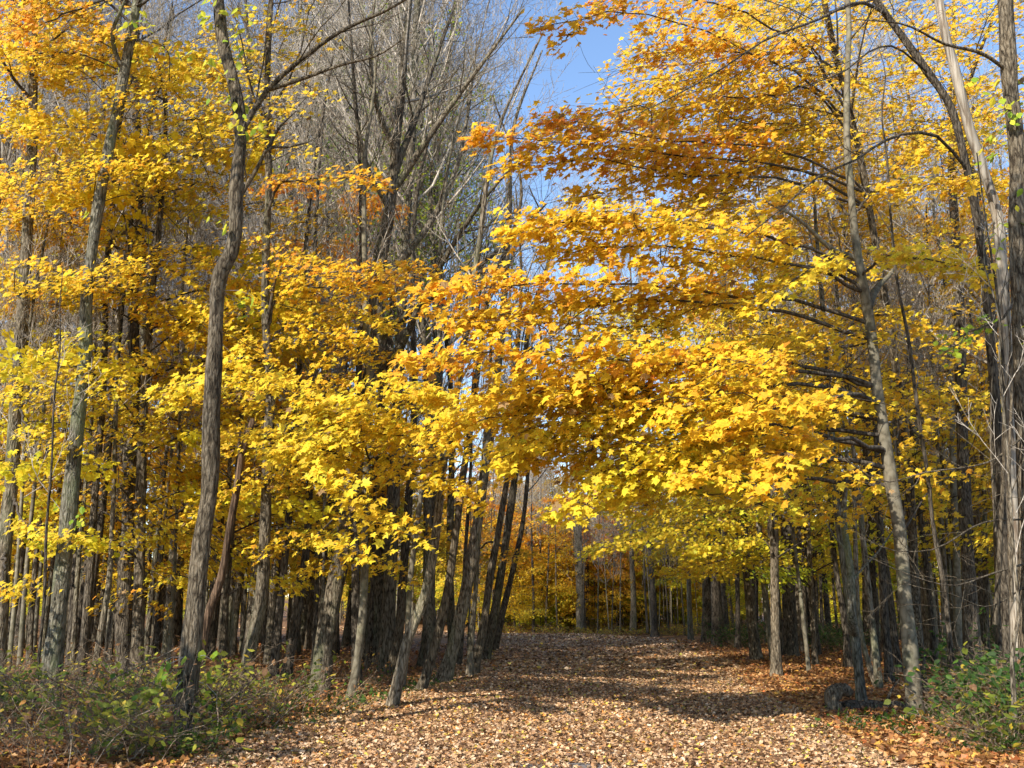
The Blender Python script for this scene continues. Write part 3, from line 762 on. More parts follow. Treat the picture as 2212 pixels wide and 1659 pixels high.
# ---- second maple high on the right
Q = tree('Q', 'maple_tree', 'slim brown maple behind the smooth one with orange sprays high against the sky',
    [(1990,1446),(1977,1306),(1970,1140),(1955,950),(1930,760),(1890,520),(1850,300),(1800,100),(1780,0)], 24, 12, Y=19, H=3, lean=-3.5, bk='brown', limbs=6, limb_from=.7)
Q.spray([(1660,320,15.5),(1500,310,14.5),(1350,290,13.8),(1200,260,13.3),(1160,255,13.1)], .62, 720, (.5,.98), at=420, size=.145)
Q.spray([(1500,340,14.4),(1350,320,13.8),(1200,305,13.3),(1025,290,12.9)], .55, 560, (.5,.85), at=430, size=.145)
Q.spray([(1420,370,14.4),(1300,345,13.9),(1180,350,13.4),(1085,360,13)], .5, 360, (.48,.7), at=440, size=.145)
Q.spray([(1640,120,15),(1500,60,14.2),(1380,30,13.6),(1260,40,13.2),(1155,60,13)], .42, 420, (.5,.8), at=250, size=.145)
Q.spray([(1560,10,15),(1440,-10,14.5),(1330,-5,14),(1290,10,13.8)], .5, 300, (.55,.85), at=150, size=.145)
Q.spray([(1260,50,13.3),(1230,80,13.2),(1195,100,13.1)], .25, 60, (.5,.75), size=.14)
Q.spray([(1760,200,16),(1650,210,15.4),(1520,220,15),(1430,260,14.6)], .62, 560, (.45,.7), at=330, size=.14)
Q.spray([(1760,110,16),(1640,120,15.4),(1500,110,15),(1390,120,14.6)], .62, 560, (.5,.75), at=250, size=.14)
Q.spray([(1700,360,16),(1560,380,15.2),(1400,385,14.6),(1230,430,14.2)], .6, 520, (.45,.65), at=460, size=.14)
Q.fill((1380,0,1700,330), 34, (15,19), (.36,.68), n=120, side=-1, L=(1.2,2.0), w=.6)
Q.fill((1650,0,2212,400), 42, (15.5,20), (.36,.68), n=130, side=0, L=(1.2,2.0), w=.6)
Q.fill((1240,225,1560,340), 9, (14,16.5), (.4,.75), n=130, side=-1)
Q.fill((1300,330,1600,450), 9, (15,17.5), (.36,.66), n=130, side=-1)
Q.fill((1450,40,1800,260), 12, (16,19), (.36,.66), n=150, side=-1, L=(1.3,2.1), w=.6)
Q.fill((1480,330,2000,560), 16, (16,20), (.42,.66), n=150, side=0)
Q.fill((1500,560,1800,760), 8, (17,20), (.4,.62), n=140, side=0)

Q.fill((1600,0,2212,440), 34, (20,24), (.36,.66), n=190, side=0, L=(1.4,2.4), w=.7, connect=False)
Q.fill((1850,420,2212,900), 14, (18,22), (.4,.62), n=130, side=0, L=(1.2,2.2), w=.6)
# ---- far right trunks
tree('n5', 'maple_tree', 'grey trunk with a pale bright foot directly behind the smooth maple', [(2018,1438),(2014,1373),(2005,1250),(1994,1156),(1985,1000),(1978,850)], 30, 18, H=8, bk='smooth', limbs=10)
tree('n6', 'sapling_tree', 'pale short-looking trunk between the bright-footed one and the thin sapling', [(2043,1440),(2040,1340),(2034,1220),(2030,1100)], 17, 11, Y=26, H=9, bk='smooth', limbs=8)
t = tree('n7', 'sapling_tree', 'tall very thin dark sapling crossing in front of the right-hand maples', [(2066,1520),(2057,1440),(2040,1273),(2014,1123),(2007,1053),(1980,870),(1960,720),(1940,620),(1925,480),(1915,330)], 13, 6, H=2, bk='dark', Y=15, limbs=8, limb_from=.4, sides=8)
tree('n8', 'maple_tree', 'dappled grey trunk right of the thin sapling', [(2072,1430),(2069,1340),(2066,1200),(2060,1050),(2056,900)], 20, 14, Y=25, H=9, bk='smooth', limbs=10)
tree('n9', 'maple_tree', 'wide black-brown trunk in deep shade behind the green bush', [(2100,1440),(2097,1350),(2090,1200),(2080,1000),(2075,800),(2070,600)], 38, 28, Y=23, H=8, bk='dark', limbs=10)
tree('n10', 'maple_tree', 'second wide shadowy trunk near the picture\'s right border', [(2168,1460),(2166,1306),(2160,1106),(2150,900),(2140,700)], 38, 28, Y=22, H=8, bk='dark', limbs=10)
tree('n11', 'sapling_tree', 'dim slender trunk between the two wide shadowy ones', [(2134,1430),(2130,1300),(2128,1150),(2120,950)], 14, 10, Y=28, H=9, bk='grey', limbs=10)
V = tree('V', 'vine_hung_tree', 'large grey trunk on the right border hung with vines and green leaves',
    [(2226,1620),(2224,1400),(2222,1150),(2214,900),(2206,700),(2200,550),(2197,333),(2180,167),(2172,0)], 62, 44, Y=13.2, H=6, bk='brown', limbs=5, limb_from=.9)
V.vine_leaves((1000, 60), 46, .3, (0, .25), .14)
V.limb([(2150,1350,12.8),(2167,1020,12.8),(2167,786,12.8),(2154,636,12.8),(2130,480,12.9),(2110,330,13)], .035, kids=3)
V.limb([(2185,1300,12.7),(2180,1000,12.7),(2186,820,12.7),(2178,640,12.8),(2190,480,12.9)], .03, kids=3)
V.limb([(2150,1150,12.8),(2140,900,12.8),(2155,700,12.8),(2180,560,12.8)], .018, kids=3)
V.limb([(2130,1000,12.6),(2000,1020,12.2),(1900,1040,11.9),(1820,985,11.6)], .016, at=940, kids=6)
V.limb([(2120,1130,12.6),(2000,1190,12.2),(1900,1180,12),(1840,1120,11.8)], .016, at=1100, kids=6)
V.limb([(2140,1240,12.6),(2060,1265,12.3),(1960,1240,12),(1870,1200,11.8)], .016, at=1200, kids=5)
V.limb([(2120,1310,12.6),(2060,1285,12.3),(1990,1270,12)], .012, at=1280, kids=4)
V.limb([(2130,120,13),(2040,95,12.6),(1950,52,12.2),(1850,42,12)], .03, at=170, kids=5)
V.spray([(2150,700,13),(2090,720,12.8),(2060,760,12.6)], .4, 60, (0,.12), at=620, size=.13, tmpl=OVAL)
S = tree('S', 'dead_tree', 'bark-stripped pale dead trunk curving up left of the vine-hung trunk',
    [(2205,1560),(2196,1300),(2185,1000),(2172,700),(2161,550),(2154,467),(2124,367),(2091,267),(2067,167),(2041,67),(2025,-20)], 34, 25, Y=14.2, H=3, bk='pale', cat='dead tree', flare=.2, limbs=3, limb_from=.93)
S2 = tree('S2', 'leaning_tree', 'dark leaning trunk crossing the sky corner and meeting the bark-stripped one',
    [(2178,1500),(2160,1000),(2130,640),(2112,480),(2084,345),(2041,207),(2007,160),(1957,90),(1897,7)], 24, 18, Y=14.8, H=3, bk='dark', limbs=3, limb_from=.93)
S2.limb([(2020,292,14.2),(1960,288,13.8),(1900,310,13.4),(1850,345,13),(1770,380,12.6),(1690,450,12.2),(1610,512,11.8)], .03, at=380, kids=7)
S2.limb([(1860,5,14),(1760,45,13.2),(1650,88,12.6),(1560,148,12.2),(1480,195,12),(1380,245,11.8)], .032, at=25, kids=9)
S2.limb([(1930,100,14.2),(1880,110,13.8),(1830,150,13.5),(1700,200,13),(1610,240,12.8)], .02, at=160, kids=6)
tree('n12', 'sapling_tree', 'near thin grey sapling rising through the bush on the right border', [(2198,1660),(2190,1500),(2186,1420),(2200,1330),(2190,1200),(2178,1000),(2160,800)], 12, 6, H=2, bk='grey', Y=11.6, limbs=7, limb_from=.3, sides=8)

# ---- crowns added out of view, above and beside the frame, to throw shade
def high(t, cs, n, h=(.4, .7)):
    for (x, y, z, R_, k) in cs:
        for _ in range(k):
            d = nrm(t.rng.normal(0, 1, 3)); c = np.array([x, y, z]) + d * R_ * t.rng.rand() ** .4 * [1, 1, .6]
            a = t.c[np.argmin(np.abs(t.c[:, 2] - (c[2] - .4 * np.linalg.norm(c[:2] - t.c[-1][:2]))))]
            o = nrm(c - a + [0, 0, -.3])
            spray(t.tw, t.lf, spline(np.array([a, a * .5 + c * .5 + [0, 0, .2], c, c + o * .9]), 10), .7, n, h, t.rng, .14, STAR, .6, .03, sides=4)
high(T['A'], [(-6.5, 16, 13.2, 2.4, 14)], 130)  # extra leaf crown added above the frame to shade the right-hand floor
def added_shade_tree(x, y, H, r, crown, label):  # unseen maple, added only for the shade its crown casts
    t = Tree.__new__(Tree); t.rng = np.random.RandomState(int(abs(x * 100)))
    p, rr = np.c_[np.full(30, x) + .1 * np.sin(np.linspace(0, 5, 30)), np.full(30, y), np.linspace(-.15, H, 30)], r * np.linspace(1, .2, 30)
    t.c, t.r = p, rr; t.base = np.array([x, y, float(gz(x, y))]); t.trunk = Geo(); t.tw = Geo(); t.lf = Geo(); t.gl = Geo(); t.limbs = []; t.nodes = []
    trunk_mesh(t.trunk, p, rr, t.rng); t.bk = 'grey'; t.root = thing('maple_tree', label, 'tree', t.base)
    high(t, crown, 150); return t
T['o1'] = added_shade_tree(4.6, 3.0, 14, .2, [(0.9, 6.0, 12.4, 2.1, 22)], 'unseen golden maple right of the path, added to shade the right-hand wood')
T['o2'] = added_shade_tree(-6.9, 10.2, 13, .2, [(-1.6, 10.4, 12.4, 1.8, 12)], 'tall unseen golden maple, its high limbs over the path added for shade')
T['o3'] = added_shade_tree(-10.2, 6.0, 8, .16, [(-9.2, 6.3, 5.4, 2.0, 15), (-10.8, 9.0, 4.8, 1.5, 8)], 'low unseen maple beside the left wood, added to shade the left verge')

# ------------------------------------------------------------------ finish the hand-placed trees
for t_ in T.values(): t_.finish()

# ------------------------------------------------------------------ woods behind: one of each kind, then copies
def rough_trunk(rng, H, r, lean=0.04, n=26):
    z = np.linspace(-0.15, H, n)
    a = rng.uniform(0, 6.28); b = rng.uniform(0, 6.28)
    x = np.cos(a) * lean * z + 0.10 * np.sin(z * 0.55 + a) * z / 8
    y = np.sin(a) * lean * z + 0.10 * np.cos(z * 0.5 + b) * z / 8
    return np.c_[x, y, z], r * np.linspace(1, 0.16, n) ** 0.8

def proto_bare(seed, H, r, bk, limbs, s0, name='bare_tree', tips=None):
    rng = np.random.RandomState(seed)
    root = thing(name, 'bare grey woodland tree', 'tree')
    p, rr = rough_trunk(rng, H, r)
    g1 = Geo(); g2 = Geo(); g3 = Geo()
    trunk_mesh(g1, p, rr, rng, 10)
    ends = []
    ramify(g2, p, rr, 0, 4, rng, [limbs + 6, 8, 7, 4], [0.30, 0.5, 0.5, 0.5], up=0.6, s0=s0, rmin=0.0052, ends=ends, sides=(5, 4, 3, 3, 3), ang=(.45, .95))
    g1.build('trunk', BARK[bk], root); g2.build('branches', TWIG, root)
    if tips:
        e = np.array([q[-1] for q in ends]); k = rng.choice(len(e), tips[0])
        pos = e[k] + rng.normal(0, .12, (len(k), 3))
        leaves(g3, pos, rng.normal(0, 1, (len(k), 3)) + [0, 0, 1], rng.normal(0, 1, (len(k), 3)) + [0, 0, -.8], rng.uniform(.06, .13, len(k)), leaf_cols(len(k), tips[1], tips[2], rng, tips[3]), QUAD, rng)
        g3.build('crown', LEAFV, root, smooth=False)
    return root

def proto_maple(seed, H, r, n_spray, per, h, z0=1.8, spread=3.0, tmpl=STAR, size=.13, bk='brown', name='maple_tree'):
    rng = np.random.RandomState(seed)
    root = thing(name, 'yellow understory maple', 'tree')
    p, rr = rough_trunk(rng, H, r)
    g1 = Geo(); g2 = Geo(); g3 = Geo()
    trunk_mesh(g1, p, rr, rng, 10)
    for q in range(n_spray):
        z = z0 + (H - z0) * (q + rng.uniform(0, 1)) / n_spray
        az = q * 2.4 + rng.normal(0, .4)
        ln = spread * (0.55 + 0.45 * math.sin(math.pi * min(1, .25 + .75 * (z - z0) / (H - z0)))) * rng.uniform(.6, 1.15)
        i = np.argmin(np.abs(p[:, 2] - z)); a = p[i]
        d = np.array([math.cos(az), math.sin(az), 0])
        pts = [a, a + d * ln * .35 + [0, 0, .16 * ln], a + d * ln * .7 + [0, 0, .2 * ln], a + d * ln + [0, 0, .1 * ln]]
        hz = h[0] + (h[1] - h[0]) * (z - z0) / (H - z0)
        spray(g2, g3, spline(np.array(pts), 10), 0.28 * ln + .25, per, (hz - .08, hz + .12), rng, size, tmpl, .35, .02, sides=4)
    g1.build('trunk', BARK[bk], root); g2.build('branches', DTWIG, root); g3.build('crown', LEAFV, root, smooth=False)
    return root

LANDMARKS = [(50, 'the furrowed trunk at the picture\'s edge'), (125, 'the tall mossy trunk'), (270, 'the broad dark blotched trunk'), (420, 'the thick patchy brown trunk'),
             (560, 'the greyish shaded-foot trunk'), (705, 'the stout dappled trunk'), (780, 'the pale grey trunk'), (880, 'the pale curved trunk'), (985, 'the thickest leaning trunk'),
             (1080, 'the forked end-of-row trunk'), (1256, 'the double trunk at the path end'), (1410, 'the dim trunk by the path end'), (1535, 'the paired trunks at the bend'),
             (1628, 'the brown curving trunk'), (1706, 'the very dark double trunk'), (1845, 'the grey-green forked trunk'), (1930, 'the dark straight trunk'), (1970, 'the smooth sunlit maple'),
             (2065, 'the dappled grey trunk'), (2130, 'the wide shadowy trunks')]
ORD = ['first', 'second', 'third', 'fourth', 'fifth', 'sixth', 'seventh', 'eighth', 'ninth', 'tenth', 'eleventh', 'twelfth']
def base_px(x, y): return float(proj(np.array([x, y, 0.3]))[0])

rng = np.random.RandomState(77)
def scatter(n, xr, Yr, keep=None, mind=1.2, taken=[]):
    """foot points spread evenly over a strip of wood (photo columns xr, depths Yr)"""
    out = []
    for _ in range(n * 60):
        if len(out) >= n: break
        Y = rng.uniform(*Yr); px = rng.uniform(*xr)
        x = (px - CX) / F_D * Y * 1.02
        l, r = path_edges(Y)
        if l - 0.8 < x < r + 0.8 and Y < 67: continue
        if keep and not keep(x, Y): continue
        if any((x - a) ** 2 + (Y - b) ** 2 < mind ** 2 for a, b in taken): continue
        taken.append((x, Y)); out.append((x, Y))
    return out

def plant(spots, protos, desc, group, sc=(0.85, 1.15), far=45, fardesc=None):
    """copy the prototypes onto the spots; near copies get a label of their own"""
    items = sorted([(base_px(x, y), x, y) for x, y in spots])
    cnt = {}
    for k, (px, x, y) in enumerate(items):
        pr = protos[rng.randint(len(protos))]
        if y > far and fardesc:
            lab = fardesc
        else:
            lm = min(LANDMARKS, key=lambda q: abs(q[0] - px))
            side = 'right' if px >= lm[0] else 'left'
            key = (lm[1], side); cnt[key] = cnt.get(key, 0) + 1
            lab = '%s %s %s, %s %s of it' % (desc, 'near' if y < 22 else 'behind', lm[1], ORD[min(11, cnt[key] - 1)], side)
        z = float(gz(x, y))
        s = rng.uniform(*sc)
        if pr.get('used') is None:
            pr['used'] = 1
            pr.location = (x, y, z); pr.rotation_euler = (0, 0, rng.uniform(0, 6.28)); pr.scale = (s, s, s)
            pr['label'] = lab; pr['group'] = group
        else:
            dup(pr, (x, y, z), rng.uniform(0, 6.28), s, lab, group)
    for pr in protos:
        if 'used' in pr: pass

BARE = [proto_bare(11, 21, .15, 'grey', 30, .38), proto_bare(12, 24, .17, 'grey', 32, .42), proto_bare(13, 18, .115, 'dark', 22, .35),
        proto_bare(14, 22, .14, 'brown', 24, .4, tips=(500, .55, .8, .6)), proto_bare(15, 16, .11, 'grey', 20, .3)]
BARE_R = [proto_bare(16, 20, .14, 'dark', 22, .35, tips=(900, .4, .8, .2)), proto_bare(17, 22, .17, 'brown', 24, .4)]
GREENISH = [proto_bare(18, 18, .13, 'grey', 20, .45, name='greenish_tree', tips=(5200, 0, .10, .2))]
FARTREE = [proto_bare(19, 15, .16, 'grey', 22, .2, tips=(1500, .7, 1.0, .45)), proto_bare(20, 13, .14, 'grey', 22, .2, tips=(1200, .5, .9, .5))]
MAPLE_L = [proto_maple(31, 9, .09, 26, 190, (.35, .6)), proto_maple(32, 11, .11, 28, 200, (.4, .7)), proto_maple(33, 7, .07, 22, 170, (.4, .55))]
MAPLE_E = [proto_maple(34, 9, .09, 34, 210, (.18, .5), z0=1.3, spread=3.4), proto_maple(35, 12, .12, 36, 210, (.3, .7), z0=1.5, spread=3.6), proto_maple(36, 7, .07, 30, 200, (.25, .6), z0=.9, spread=3.0)]
THICK = [proto_maple(44, 6, .06, 34, 170, (.2, .55), z0=.3, spread=2.6, size=.17, tmpl=QUAD, name='thicket_maple'), proto_maple(45, 8, .08, 38, 180, (.35, .8), z0=.4, spread=3.0, size=.17, tmpl=QUAD, name='thicket_maple')]
MAPLE_R = [proto_maple(37, 11, .11, 32, 220, (.3, .6), z0=2.2, spread=3.4), proto_maple(38, 14, .14, 34, 230, (.4, .66), z0=2.8, spread=3.6), proto_maple(39, 9, .08, 28, 200, (.2, .5), z0=1.8)]
POLES = [proto_bare(41, 11, .06, 'grey', 14, .45, name='young_tree'), proto_bare(42, 13, .08, 'dark', 14, .45, name='young_tree'), proto_bare(43, 9, .045, 'smooth', 12, .4, name='young_tree')]

plant(scatter(40, (-120, 1075), (26, 42), keep=lambda x, y: x < path_edges(y)[0] - 1.5 - max(0, y - 30) * .15), BARE, 'bare tree', 'bare trees left of the path', far=40, fardesc='bare grey tree deep in the wood left of the path')
plant(scatter(10, (480, 1040), (25, 42), mind=1.2, keep=lambda x, y: x < path_edges(y)[0] - 1.2), BARE[:3], 'tall bare tree', 'tall bare trees behind the leaning row', sc=(1.05, 1.3), far=33, fardesc='tall bare tree with a fine twig crown behind the leaning row')
plant(scatter(56, (-60, 1070), (17, 44), mind=.5), POLES, 'thin young tree', 'young trees left of the path', far=33, fardesc='thin young tree deep among the trunks left of the path')
plant(scatter(34, (-100, 1000), (19, 42), keep=lambda x, y: x < path_edges(y)[0] - 3.2), MAPLE_L, 'small yellow maple', 'yellow understory maples left of the path')
plant(scatter(24, (-200, 940), (50, 76), mind=1.5, keep=lambda x, y: x < path_edges(y)[0] - 12), MAPLE_L + MAPLE_E, 'orange maple', 'orange maples far left of the path', sc=(.7, 1.0), far=30, fardesc='small orange maple far back in the wood left of the path')
plant([(-2.1, 26.5), (-4.2, 29), (-1.9, 33), (-6.5, 31)], GREENISH, 'tree still holding green leaves', 'half-green trees left of the path')
plant(scatter(30, (-250, 1000), (75, 150), mind=2), FARTREE, 'far rusty tree', 'rusty treeline beyond the left wood', far=60, fardesc='far bare and rusty tree on the pale skyline beyond the wood')
plant(scatter(70, (1000, 1580), (66, 112), mind=1.2), MAPLE_E, 'yellow maple', 'yellow maples beyond the path end', far=60, fardesc='yellow-green maple in the dense thicket beyond the path end')
plant(scatter(26, (1000, 1600), (66, 115), mind=1.0), POLES, 'thin tree', 'trees beyond the path end', far=60, fardesc='thin dark trunk in the thicket beyond the path end')
plant(scatter(44, (1020, 1580), (59, 70), mind=.5), POLES, 'thin dark tree', 'thin trees lining the path end', sc=(.7, 1.1), far=30, fardesc='thin dark upright trunk lining the far end of the path')
plant(scatter(30, (1500, 2330), (21, 60)), MAPLE_R, 'golden understory maple', 'golden understory maples right of the path', far=42, fardesc='golden maple deep in the wood right of the path')
plant(scatter(30, (1480, 2330), (28, 62), keep=lambda x, y: x > path_edges(y)[1] + 2.2), BARE_R, 'tall dim tree', 'tall trees right of the path', far=42, fardesc='tall dim tree deep in the wood right of the path')
plant(scatter(34, (1480, 2300), (20, 50), mind=.7), POLES, 'thin young tree', 'young trees right of the path', far=38, fardesc='thin young tree deep among the trunks right of the path')
plant(scatter(56, (1480, 2500), (62, 130), mind=1.6), MAPLE_R + BARE_R, 'far tree', 'far trees of the right wood', far=60, fardesc='far yellow or bare tree closing the wood on the right')

plant(scatter(60, (700, 1750), (88, 122), mind=1.5), THICK, 'thicket maple', 'low thicket maples closing the view', sc=(.8, 1.2), far=30, fardesc='low bushy maple of the thicket closing the view beyond the path')
plant(scatter(26, (1040, 1520), (63.5, 72), mind=1.0), THICK, 'bright low maple', 'low bright maples closing the path bend', sc=(.7, 1.1), far=30, fardesc='low bright yellow-green maple closing the bend of the path')
plant(scatter(40, (1650, 2500), (70, 110), mind=1.8), THICK, 'thicket maple', 'low thicket maples behind the right wood', sc=(.8, 1.2), far=30, fardesc='low bushy maple of the thicket behind the right-hand wood')
plant(scatter(34, (-250, 760), (80, 118), mind=1.8), THICK, 'thicket maple', 'low thicket maples behind the left wood', sc=(.6, 1.0), far=30, fardesc='low bushy maple of the thicket behind the left-hand wood')
plant(scatter(9, (1120, 1480), (66, 80), mind=1.2), BARE, 'tall bare tree', 'tall bare trees beyond the path end', sc=(1.25, 1.55), far=30, fardesc='tall bare grey tree rising beyond the path end')
plant(scatter(26, (800, 1160), (80, 100), mind=1.2), MAPLE_E, 'golden maple', 'golden maples behind the leaning row', sc=(.9, 1.3), far=30, fardesc='golden maple glimpsed far behind the leaning row')
plant(scatter(8, (850, 1150), (70, 100), mind=1.0), BARE, 'bare tree', 'bare trees behind the leaning row', sc=(.9, 1.2), far=30, fardesc='bare tree glimpsed far behind the leaning row')
# ------------------------------------------------------------------ undergrowth
GREEN = np.array([[0.04, 0.09, 0.018], [0.075, 0.145, 0.02], [0.18, 0.22, 0.03], [0.42, 0.42, 0.05]])
def proto_shrub(seed, h, ns, nl, mixes, size=.06, spread=.5, name='shrub', tmpl=OVAL, stem=(.006, .002)):
    r = np.random.RandomState(seed)
    root = thing(name, 'tangled roadside shrub', 'shrub')
    g1 = Geo(); g2 = Geo()
    ends = []
    for q in range(ns):
        az = r.uniform(0, 6.28); ln = h * r.uniform(.5, 1.15); b = r.normal(0, spread * .35, 2)
        d = np.array([math.cos(az) * .45, math.sin(az) * .45, 1.0]) + r.normal(0, .12, 3)
        pts = [np.array([b[0], b[1], -.05])]
        for k in range(6):
            d = d + np.array([math.cos(az) * .12, math.sin(az) * .12, -.10]) + r.normal(0, .13, 3)
            d = d / np.linalg.norm(d); pts.append(pts[-1] + d * ln / 6)
        pts = np.array(pts); rr = np.linspace(*stem, 7)
        g1.tube(pts, rr, 4)
        ends.append(pts)
        ramify(g1, pts, rr, 0, 2, r, [6, 3], [.5, .5], up=.1, s0=.25, rmin=.0016, ends=ends, sides=(3, 3, 3, 3, 3))
    ends = [e for e in ends]
    k = r.randint(0, len(ends), nl); pos = np.array([ends[i][r.randint(1, len(ends[i]))] for i in k]) + r.normal(0, .035, (nl, 3))
    pos[:, 2] = np.maximum(pos[:, 2], .03)
    m = np.array([w for w, _ in mixes], float); m /= m.sum()
    ch = r.choice(len(mixes), nl, p=m)
    cols = np.array([mixes[c][1] for c in ch]) * r.uniform(.7, 1.25, (nl, 1))
    up = SUN * .6 + np.array([0, 0, .7]) + r.normal(0, .45, (nl, 3))
    leaves(g2, pos, up, r.normal(0, .6, (nl, 3)) + [0, 0, -.5], size * r.uniform(.6, 1.3, nl), cols, tmpl, r)
    g1.build('stems', BROWNSTEM, root); g2.build('foliage', LEAF, root, smooth=False)
    return root
BROWNSTEM = bark('stem_bark', (0.05, 0.036, 0.025), (0.14, 0.10, 0.07), (0.30, 0.24, 0.17), bump=0, BK=1.0)
G0, G1, G2, G3 = [tuple(c) for c in GREEN]
BR, OR, YE, RD = (0.27, .15, .07), (.50, .24, .05), (.62, .46, .05), (.36, .08, .03)
SH_GREEN = [proto_shrub(51, 1.1, 14, 240, [(3, G0), (4, G1), (3, G2), (1, G3)], .10), proto_shrub(52, .8, 12, 210, [(2, G0), (4, G1), (3, G2)], .095)]
SH_YEL = [proto_shrub(53, 1.3, 12, 150, [(1, G1), (3, G2), (3, G3), (1, YE)], .12, name='leafy_shrub')]
SH_BROWN = [proto_shrub(54, 1.1, 20, 120, [(4, BR), (2, OR), (1, G2), (1, G1)], .10, name='withered_shrub'), proto_shrub(55, .8, 22, 110, [(3, BR), (1, OR), (2, G1)], .09, name='withered_shrub'),
            proto_shrub(56, 1.6, 14, 80, [(3, BR), (2, YE), (1, G2)], .11, name='withered_shrub', spread=.7)]
WEED = [proto_shrub(61, 1.5, 16, 60, [(3, BR), (1, OR), (2, G3), (1, G2)], .10, name='dry_weed', spread=1.1, stem=(.010, .005)), proto_shrub(62, 1.1, 20, 70, [(4, BR), (1, YE), (1, G2)], .08, name='dry_weed', spread=1.3, stem=(.008, .004))]
SH_YGRASS = [proto_shrub(57, .6, 40, 420, [(3, YE), (2, OR), (2, G3), (2, BR)], .10, name='yellow_shrub', spread=1.4), proto_shrub(58, .8, 40, 420, [(2, YE), (3, BR), (2, G2)], .10, name='yellow_shrub', spread=1.4)]
LOW = [proto_shrub(59, .28, 12, 170, [(3, G0), (4, G1), (1, G2)], .06, name='low_plant', spread=.35)]
SH_DARK = [proto_shrub(60, 1.5, 26, 700, [(5, G0), (3, G1), (1, BR)], .09, name='dense_shrub', spread=.9)]

def scat(n, xr, Yr, mind=.5, left=None):
    out = []
    for _ in range(n * 80):
        if len(out) >= n: break
        Y = rng.uniform(*Yr); px = rng.uniform(*xr); x = (px - CX) / F_D * Y * 1.02
        l, r_ = path_edges(Y)
        if l - .15 < x < r_ + .35 and Y < 67: continue
        if any((x - a) ** 2 + (Y - b) ** 2 < mind ** 2 for a, b in out): continue
        out.append((x, Y))
    return out
plant(scat(18, (-80, 780), (10.0, 17)), SH_BROWN, 'tangled brown shrub', 'withered shrubs on the left verge', sc=(.4, .85))
plant(scat(20, (-80, 900), (16, 24)), SH_BROWN, 'brown shrub', 'withered shrubs among the left trunks', sc=(.45, .8))
plant(scat(20, (-90, 800), (10.2, 17)), WEED, 'dry weed clump', 'dry weeds on the left verge', sc=(.6, 1.1))
plant(scat(10, (-50, 760), (10.5, 19)), SH_GREEN, 'small green shrub', 'green shrubs on the left verge', sc=(.5, .95))
plant(scat(12, (-50, 650), (10.8, 16)), SH_YEL, 'yellow-green leafy shrub', 'yellow-green shrubs on the left verge', sc=(.6, 1.0))
plant([(-3.1, 13.2), (-2.6, 16.5), (-2.35, 17.6), (-3.5, 12.2), (-3.3, 14.4), (-2.0, 19.6), (-2.9, 15.6), (-2.2, 18.4), (-1.75, 20.8), (-2.6, 17.2), (-1.5, 23), (-3.6, 13.4)], LOW, 'low bright green plant', 'low green plants at the left path edge', sc=(.8, 1.4))
plant(scat(7, (1800, 2000), (12.3, 14.2), .35), LOW, 'low green plant', 'low green plants at the right path edge', sc=(.9, 1.6))
plant(scat(12, (2030, 2330), (10.6, 14.5)), SH_GREEN, 'green shrub', 'green shrubs in the right corner', sc=(.6, 1.0))
plant(scat(9, (2070, 2330), (12, 18)), SH_DARK, 'dense dark green shrub', 'dense shrubs in the right corner', sc=(.8, 1.2))
plant(scat(6, (2050, 2300), (11, 17)), SH_YEL, 'yellow-green leafy shrub', 'yellow-green shrubs in the right corner', sc=(.8, 1.2))
plant(scat(14, (2000, 2300), (11, 18)), SH_BROWN, 'brown shrub', 'withered shrubs in the right corner', sc=(.6, 1.0))
plant(scat(54, (1500, 2400), (36, 66), 1), SH_DARK, 'dark shrub', 'dark shrubs behind the right trunks', sc=(.7, 1.1), far=20, fardesc='dark green shrub in the shade behind the right-hand trunks')
plant(scat(80, (1040, 1560), (57, 76), .9), SH_YGRASS, 'yellow shrub', 'yellow shrubs along the far path edge', sc=(.8, 1.4), far=20, fardesc='low yellow-brown shrub along the far edge of the path')
# orphan prototypes never planted
# ------------------------------------------------------------------ stump and fallen log
rs = np.random.RandomState(5)
c0 = P(1803, 1545, 15.4); c0[2] = float(gz(c0[0], c0[1]))
st = thing('tree_stump', 'dark bent mossy stump on the leaf litter beside the forked grey-green trunk', 'stump', c0)
g = Geo()
p = spline(np.array([[0, 0, -.08], [0, 0, .12], [-.02, 0, .24], [.04, 0, .34], [.16, -.01, .37], [.26, -.02, .30]]), 18)
trunk_mesh(g, p, np.array([.13, .12, .11, .105, .10, .10, .10, .10, .105, .11, .11, .11, .105, .10, .095, .085, .07, .05]), rs, 14, .3, .12)
g.build('trunk', BARK['brown'], st)
c0 = P(1900, 1545, 15.6); c0[2] = float(gz(c0[0], c0[1]))
lg = thing('fallen_log', 'dark rotting log lying across the leaves at the foot of the smooth sunlit maple', 'log', c0)
g = Geo()
p = spline(np.array([[-.75, .15, .08], [-.2, .05, .10], [.3, -.02, .09], [.8, -.1, .07]]), 20)
g.tube(p, .10 + .012 * np.sin(np.arange(20) * 1.7), 10)
q = spline(np.array([[.1, 0, .12], [.2, -.02, .35], [.34, .02, .5]]), 6); g.tube(q, np.linspace(.03, .012, 6), 5)
g.build('trunk', BARK['dark'], lg)

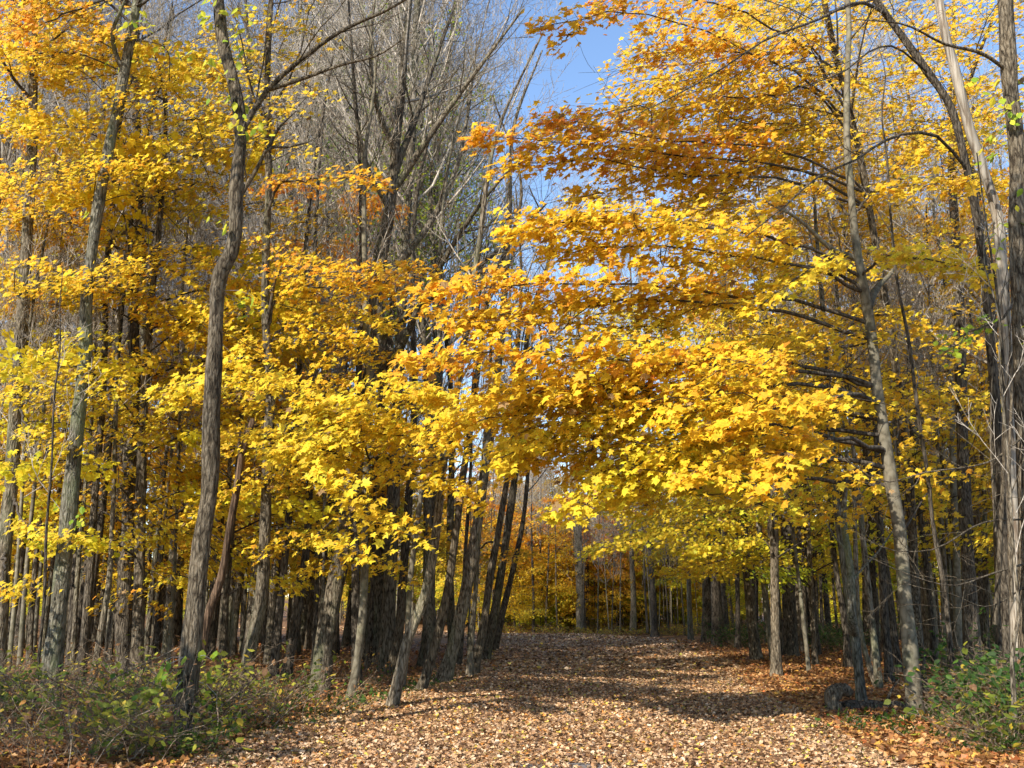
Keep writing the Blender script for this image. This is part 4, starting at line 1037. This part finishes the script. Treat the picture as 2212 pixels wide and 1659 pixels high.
# ------------------------------------------------------------------ fallen leaves
def fallen(name, n, Yr, xf, pal, wts, size, tmpl, seed, label, lift=(.0, .05)):
    r = np.random.RandomState(seed)
    u = r.rand(n)
    Y = Yr[0] * (Yr[1] / Yr[0]) ** u
    x0, x1 = xf(Y); x = x0 + (x1 - x0) * r.rand(n)
    bare = ((x - .55) / .6) ** 2 + ((Y - 11.0) / .5) ** 2 < 1 + .5 * np.sin(x * 9 + 4 * Y) + .4 * np.sin(Y * 13)
    kp = ~bare | (r.rand(n) < .22)
    x, Y = x[kp], Y[kp]; n = len(x)
    z = gz(x, Y) + 0.025 + r.uniform(*lift, n)
    ch = r.choice(len(pal), n, p=np.array(wts) / np.sum(wts))
    cols = np.array(pal)[ch] * r.uniform(.65, 1.2, (n, 1))
    up = np.array([0, 0, 1.0]) + r.normal(0, .38, (n, 3))
    az = r.uniform(0, 6.28, n)
    tip = np.c_[np.cos(az), np.sin(az), r.normal(0, .2, n)]
    g = Geo()
    leaves(g, np.c_[x, Y, z], up, tip, size * r.uniform(.55, 1.2, n), cols, tmpl, r, curl=1.1)
    o = g.build(name, DRY, None, smooth=False)
    setting(o, 'stuff', label, 'fallen leaves')
TAN = [(.60, .395, .225), (.48, .29, .145), (.29, .155, .07), (.12, .06, .03), (.70, .53, .35), (.62, .26, .06), (.70, .50, .08), (.40, .38, .08)]
def xpath(Y): l, r = path_edges(Y); return l - .5, r + .6
fallen('fallen_leaves', 180000, (9.5, 30), xpath, TAN, [4, 5, 4.5, 3.2, 1.2, .8, .5, .25], .054, STAR, 1, 'tan and brown maple leaves covering the path')
fallen('fallen_leaves', 100000, (26, 68), xpath, TAN, [5, 5, 3, 2, 1.6, .5, .4, .2], .135, QUAD, 2, 'pinkish tan fallen leaves on the far stretch of the path', (0, .06))
RED = [(.40, .19, .06), (.28, .12, .04), (.16, .07, .03), (.52, .30, .12), (.60, .33, .06), (.45, .14, .04)]
def xright(Y): l, r = path_edges(Y); return r + .1, np.maximum(r + 1, 0.54 * Y + 1)
def xleft(Y): l, r = path_edges(Y); return np.minimum(-0.54 * Y - 1, l - 1), l - .1
fallen('fallen_leaves', 80000, (10, 50), xright, RED, [4, 4, 2, 2, 1, 1], .078, STAR, 3, 'russet fallen leaves under the right-hand trees', (0, .08))
fallen('fallen_leaves', 50000, (10, 45), xleft, RED, [4, 4, 3, 2, .7, .6], .078, STAR, 4, 'brown fallen leaves under the left-hand trees', (0, .08))
def grass(name, spots, seed, label):
    r = np.random.RandomState(seed); g = Geo()
    for (x, y, rad, n) in spots:
        px = x + r.normal(0, rad, n); py = y + r.normal(0, rad, n); pz = gz(px, py)
        hgt = r.uniform(.04, .14, n); az = r.uniform(0, 6.28, n); lean = r.normal(0, .05, (n, 2))
        b = np.c_[px, py, pz]; w = np.c_[np.cos(az), np.sin(az), np.zeros(n)] * .004
        t_ = b + np.c_[lean, hgt]
        V = np.stack([b - w, b + w, t_], 1).reshape(-1, 3)
        g.add(V, [np.arange(n * 3).reshape(-1, 3)], np.repeat(np.array([.12, .2, .04]) * r.uniform(.6, 1.4, (n, 1)), 3, 0))
    setting(g.build(name, LEAF), 'stuff', label, 'grass')
sp_ = [(path_edges(y)[0] - r_, y, .35, 260) for y, r_ in zip(np.linspace(10.5, 24, 22), rng.uniform(-.1, .5, 22))] + [(path_edges(y)[1] + r_, y, .3, 130) for y, r_ in zip(np.linspace(11, 15, 7), rng.uniform(0, .5, 7))]
grass('grass', sp_, 8, 'thin green grass along the leafy path edges')
